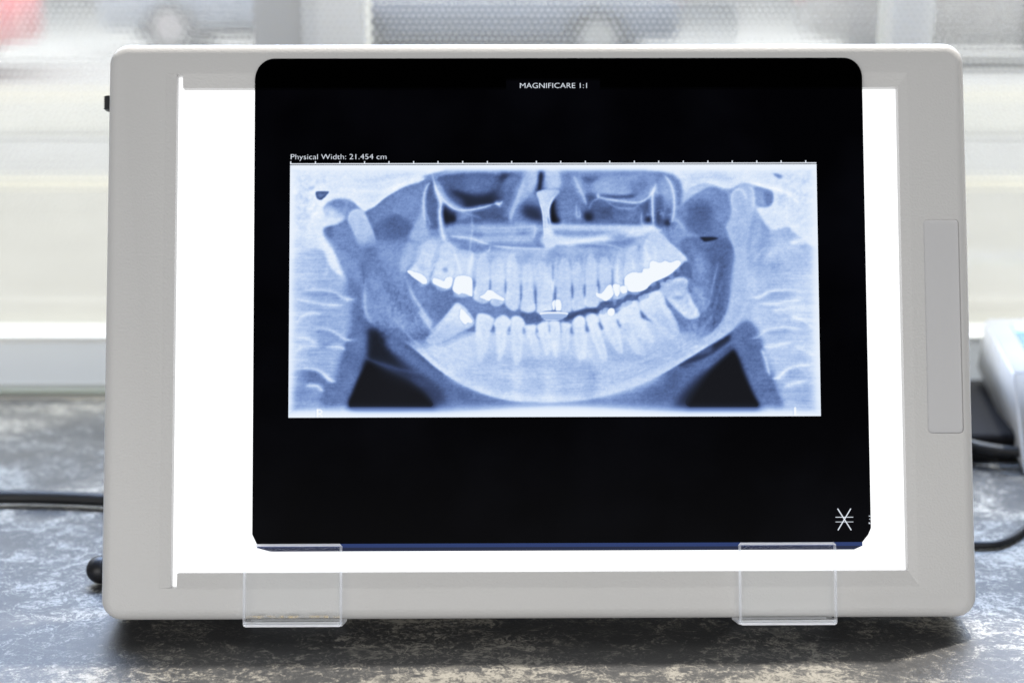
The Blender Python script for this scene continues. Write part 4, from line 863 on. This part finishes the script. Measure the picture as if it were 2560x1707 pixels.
def patch(name, u0, u1, v0, v1, step, func, parent=xf):
    nu, nv = max(int(round((u1-u0)/step)), 1), max(int(round((v1-v0)/step)), 1)
    U, V = np.meshgrid(np.linspace(u0, u1, nu+1), np.linspace(v0, v1, nv+1))
    col = func(U, V)
    me = bpy.data.meshes.new(name); N = U.size; co = np.stack([U, np.full_like(U, FY), V], -1).astype(np.float32).ravel()
    i = np.arange(nv)[:, None]*(nu+1)+np.arange(nu)[None, :]; q = np.stack([i, i+1, i+nu+2, i+nu+1], -1).reshape(-1, 4)
    me.vertices.add(N); me.vertices.foreach_set('co', co)
    me.loops.add(q.size); me.loops.foreach_set('vertex_index', q.ravel().astype(np.int32))
    me.polygons.add(len(q)); me.polygons.foreach_set('loop_start', np.arange(0, q.size, 4, dtype=np.int32)); me.update(calc_edges=True)
    at = me.color_attributes.new('film_tone', 'FLOAT_COLOR', 'POINT'); rgba = np.ones((N, 4), np.float32); rgba[:, :3] = np.clip(tolin(col.reshape(-1, 3))/PANEL, 0, 1); at.data.foreach_set('color', rgba.ravel())
    return link_mesh(name, me, M_film, parent)
BLACK = np.array([2, 2, 4])/255.; CLEAR = np.array([240, 246, 255])/255.
def glyphs(text, u0, u1, vb, cap, sx=None):
    """triangles of the text, cap height 'cap' m, spanning u0..u1, baseline vb"""
    c = bpy.data.curves.new('t', 'FONT'); c.body = text; c.resolution_u = 4; c.offset = -.011; o = bpy.data.objects.new('t', c); COL.objects.link(o)
    bpy.context.view_layer.update(); me = bpy.data.meshes.new_from_object(o.evaluated_get(bpy.context.evaluated_depsgraph_get())); bpy.data.objects.remove(o)
    me.calc_loop_triangles(); P = np.array([v.co[:2] for v in me.vertices]); T = np.array([t.vertices[:] for t in me.loop_triangles])
    x0, x1 = P[:, 0].min(), P[:, 0].max(); P[:, 0] = u0+(P[:, 0]-x0)*(u1-u0)/(x1-x0); P[:, 1] = vb+P[:, 1]*cap/.70
    return P[T]
def raster(tris, U, V):
    m = np.zeros(U.shape, np.float32); us, vs = U[0], V[:, 0]; du = us[1]-us[0]
    SSN = 3
    for oy in range(SSN):
        for ox in range(SSN):
            mm = np.zeros(U.shape, bool); dx, dy = (ox-1)*du/3, (oy-1)*du/3
            for a, b, c in tris:
                i0, i1 = np.searchsorted(us, min(a[0], b[0], c[0])-du), np.searchsorted(us, max(a[0], b[0], c[0])+du)
                j0, j1 = np.searchsorted(vs, min(a[1], b[1], c[1])-du), np.searchsorted(vs, max(a[1], b[1], c[1])+du)
                x, y = U[j0:j1, i0:i1]+dx, V[j0:j1, i0:i1]+dy
                s1 = (b[0]-a[0])*(y-a[1])-(b[1]-a[1])*(x-a[0]); s2 = (c[0]-b[0])*(y-b[1])-(c[1]-b[1])*(x-b[0]); s3 = (a[0]-c[0])*(y-c[1])-(a[1]-c[1])*(x-c[0])
                mm[j0:j1, i0:i1] |= ((s1 >= 0) & (s2 >= 0) & (s3 >= 0)) | ((s1 <= 0) & (s2 <= 0) & (s3 <= 0))
            m += mm
    return m/9
def mixc(m, a=BLACK, b=CLEAR): return a+(b-a)*m[..., None]
def seg(U, V, x0, y0, x1, y1, w):
    L2 = (x1-x0)**2+(y1-y0)**2; t = np.clip(((U-x0)*(x1-x0)+(V-y0)*(y1-y0))/L2, 0, 1); d = np.hypot(U-x0-t*(x1-x0), V-y0-t*(y1-y0))
    return np.clip((w/2-d)/.00008+.5, 0, 1)
RX0, RX1, RZ0, RZ1 = -.10165, .1145, .0814, .1847
def f_radio(U, V):
    x, y = art(U, V); x = np.clip(x-AX0-.5, 0, AW-1.001); y = np.clip(y-AY0-.5, 0, AH-1.001); i, j = x.astype(int), y.astype(int); a, b = (x-i), (y-j)
    return tone(G[j, i]*(1-a)*(1-b)+G[j, i+1]*a*(1-b)+G[j+1, i]*(1-a)*b+G[j+1, i+1]*a*b)
patch('radiograph', RX0, RX1, RZ0, RZ1, .00028, f_radio)
def f_cap(U, V):
    m = raster(glyphs('Physical Width: 21.454 cm', -.1014, -.0622, .18715, .0022), U, V)
    return mixc(np.clip(m*1.2, 0, 1))
patch('caption_lettering', -.1022, -.0610, .18635, .1906, .00012, f_cap)
def f_rule(U, V):
    m = ((V > RZ1+.00030) & (V < RZ1+.00072) & (U > RX0) & (U < RX1)).astype(np.float32)
    for k in range(22):
        u = -.1014+k*.01007; m = np.maximum(m, ((abs(U-u) < .00023) & (V > RZ1+.0003) & (V < RZ1+.00155)).astype(np.float32))
    return mixc(m*.95)
patch('scale_ruler', RX0-.0004, RX1+.0006, RZ1, RZ1+.00165, .000115, f_rule)
patch('heading_lettering', -.0084, .0212, .2158, .2198, .00012, lambda U, V: mixc(np.clip(raster(glyphs('MAGNIFICARE 1:1', -.00725, .0203, .2166, .0022), U, V)*1.2, 0, 1)))
def f_logo(U, V):
    cx, cz = .1233, .0397; m = np.zeros_like(U)
    for a, b, w in (((-.0026, .0042), (.0026, -.0042), .00042), ((.0026, .0042), (-.0026, -.0042), .00042), ((-.0035, .0009), (.0035, .0009), .00024), ((-.0035, -.0010), (.0035, -.0010), .00024)):
        m = np.maximum(m, seg(U, V, cx+a[0], cz+a[1], cx+b[0], cz+b[1], w))
    return mixc(m)
patch('printed_mark', .1190, .1276, .0350, .0446, .00012, f_logo)
patch('printed_character', .1330, .1339, .0374, .0414, .0001, lambda U, V: mixc(np.maximum.reduce([seg(U, V, .1333, .0410, .1339, .0410, .0003), seg(U, V, .1335, .0398, .1339, .0396, .0003), seg(U, V, .1333, .0380, .1339, .0380, .0003), seg(U, V, .1333, .0384, .1333, .0380, .0003)])))
# opaque black sheet around these windows: 2D filled outline with holes
FX0, FX1, FZ0, FZ1 = -.1164, .1340, .0306, .2291
def corner(cx, cz, rx, rz, a0, n=10): return [(cx+rx*math.cos(math.radians(a0+90*k/n)), cz+rz*math.sin(math.radians(a0+90*k/n))) for k in range(n+1)]
out = corner(FX1-.0075, FZ1-.0082, .0075, .0082, 0)+corner(FX0+.0080, FZ1-.0090, .0080, .0090, 90)+[(FX0+.0005, .0345), (FX0+.0024, FZ0)]+[(FX1-.0036, FZ0), (FX1-.0012, .0335), (FX1, .0362)]
def fill2d(name, outline, holes, func):
    c = bpy.data.curves.new(name, 'CURVE'); c.dimensions = '2D'; c.fill_mode = 'BOTH'
    for pl in [outline]+holes:
        s = c.splines.new('POLY'); s.points.add(len(pl)-1); s.use_cyclic_u = True
        for k, p in enumerate(pl): s.points[k].co = (p[0], p[1], 0, 1)
    o = bpy.data.objects.new(name, c); COL.objects.link(o); bpy.context.view_layer.update()
    me = bpy.data.meshes.new_from_object(o.evaluated_get(bpy.context.evaluated_depsgraph_get())); bpy.data.objects.remove(o)
    for v in me.vertices: v.co = (v.co.x, FY, v.co.y)
    me.materials.clear(); N = len(me.vertices)
    at = me.color_attributes.new('film_tone', 'FLOAT_COLOR', 'POINT'); rgba = np.ones((N, 4), np.float32); rgba[:, :3] = tolin(np.tile(func, (N, 1)))/PANEL; at.data.foreach_set('color', rgba.ravel())
    return link_mesh(name, me, M_film, xf)
def R4(a, b, c, d): return [(a, c), (b, c), (b, d), (a, d)]
HOLE = [(RX0-.0004, RZ1+.00165), (RX0-.0004, RZ1), (RX0, RZ1), (RX0, RZ0), (RX1, RZ0), (RX1, RZ1), (RX1+.0006, RZ1), (RX1+.0006, RZ1+.00165)]
fill2d('film_sheet', out, [HOLE, R4(-.1022, -.0610, .18636, .1906), R4(-.0084, .0212, .2158, .2198), R4(.1190, .1276, .0350, .0446), R4(.1330, .1339, .0374, .0414)], BLACK)
fill2d('blue_edge_strip', R4(FX0+.0024, FX1-.0036, .0291, FZ0)[:2]+[(FX1-.0036, FZ0), (FX0+.0024, FZ0)], [], np.array([48, 64, 112])/255)
fill2d('dark_edge_strip', [(FX0+.0080, .0276), (FX1-.0070, .0276), (FX1-.0052, .0284), (FX1-.0036, .0291), (FX0+.0024, .0291)], [], np.array([42, 48, 72])/255)

# ------------------------------------------------------------------ cables and the device on the right
def cable(name, label, pts, r, n=14, flat=1):
    pts = [(x, y+.010, z+CZ) for x, y, z in pts]
    return tag(obj(name, tube(bmesh.new(), curve_pts(pts), r, n, True, flat), M_cable, None, True), label, 'cable')
cable('power_cable', 'thick black cable running flat across the counter behind the left of the light box', [(-.42, .122, .0046), (-.33, .138, .0046), (-.26, .1455, .0046), (-.20, .1405, .0046), (-.12, .120, .0046), (-.05, .095, .0046), (-.01, .083, .012)], .0035)
cable('thin_cable', 'thin black flat cable curving up to the lower right edge of the light box', [(.10, .10, .0018), (.17, .092, .0018), (.215, .087, .0020), (.232, .092, .0022), (.255, .118, .0022), (.30, .16, .002)], .0018)
cable('device_cable', 'dark cable sagging below the white device on the right', [(.15, .235, .004), (.22, .228, .013), (.262, .205, .0100), (.31, .200, .0100), (.38, .22, .01)], .0028)
dv = thing('desktop_device', 'white desktop device with a blue screen standing at the right edge', 'device')
M_dev = plastic('device_shell', (.52, .52, .52, 1), .45, .03, 700)
A, B, N_, A2 = Vector((.2863, .33, .0511)), Vector((.2681, .22, .0476)), Vector((.2722, .20, -.0035)), Vector((.2836, .33, .020))
w = Vector((.17, .012, 0))
bm = bmesh.new(); a = [bm.verts.new(p) for p in (A, B, N_, A2)]; b = [bm.verts.new(p+w) for p in (A, B, N_, A2)]
bm.faces.new(a); bm.faces.new(b[::-1])
for k in range(4): bm.faces.new((a[k], b[k], b[(k+1) % 4], a[(k+1) % 4]))
bmesh.ops.bevel(bm, geom=list(bm.edges), offset=.0015, segments=3, affect='EDGES'); obj('housing', bm, M_dev, dv, True)
def on_top(s, t, h=.0006): p = A+(B-A)*t+w*s; return Vector((p.x, p.y, p.z+h))
bm = bmesh.new(); q = [on_top(s, t) for s, t in ((.08, .14), (.95, .14), (.95, .74), (.08, .74))]; bot = [p-Vector((0, 0, .0006)) for p in q]
loft(bm, [bot, q]); sm = material('blue_screen', rgb(120, 155, 215), .25); obj('screen', bm, sm, dv)
bm = bmesh.new(); q = [on_top(s, t, .0009) for s, t in ((.08, .15), (.6, .15), (.6, .30), (.08, .30))]; loft(bm, [[p-Vector((0, 0, .0003)) for p in q], q]); obj('screen_reflection', bm, material('reflection_green', rgb(190, 235, 205), .25), dv)  # greenish reflection on the screen, put in as a pale green patch
bm = bmesh.new(); box(bm, .2725, .290, .186, .203, CZ+.0003, .010, .0015); obj('front_lip', bm, M_dev, dv)
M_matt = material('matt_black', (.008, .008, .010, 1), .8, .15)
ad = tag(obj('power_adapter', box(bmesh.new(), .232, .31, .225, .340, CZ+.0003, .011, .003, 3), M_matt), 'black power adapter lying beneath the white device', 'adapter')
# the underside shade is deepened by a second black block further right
tag(obj('shade_block', box(bmesh.new(), .3105, .40, .216, .30, CZ+.0003, .008, .003, 3), M_matt), 'low black block added to deepen the shade under the white device', 'base')
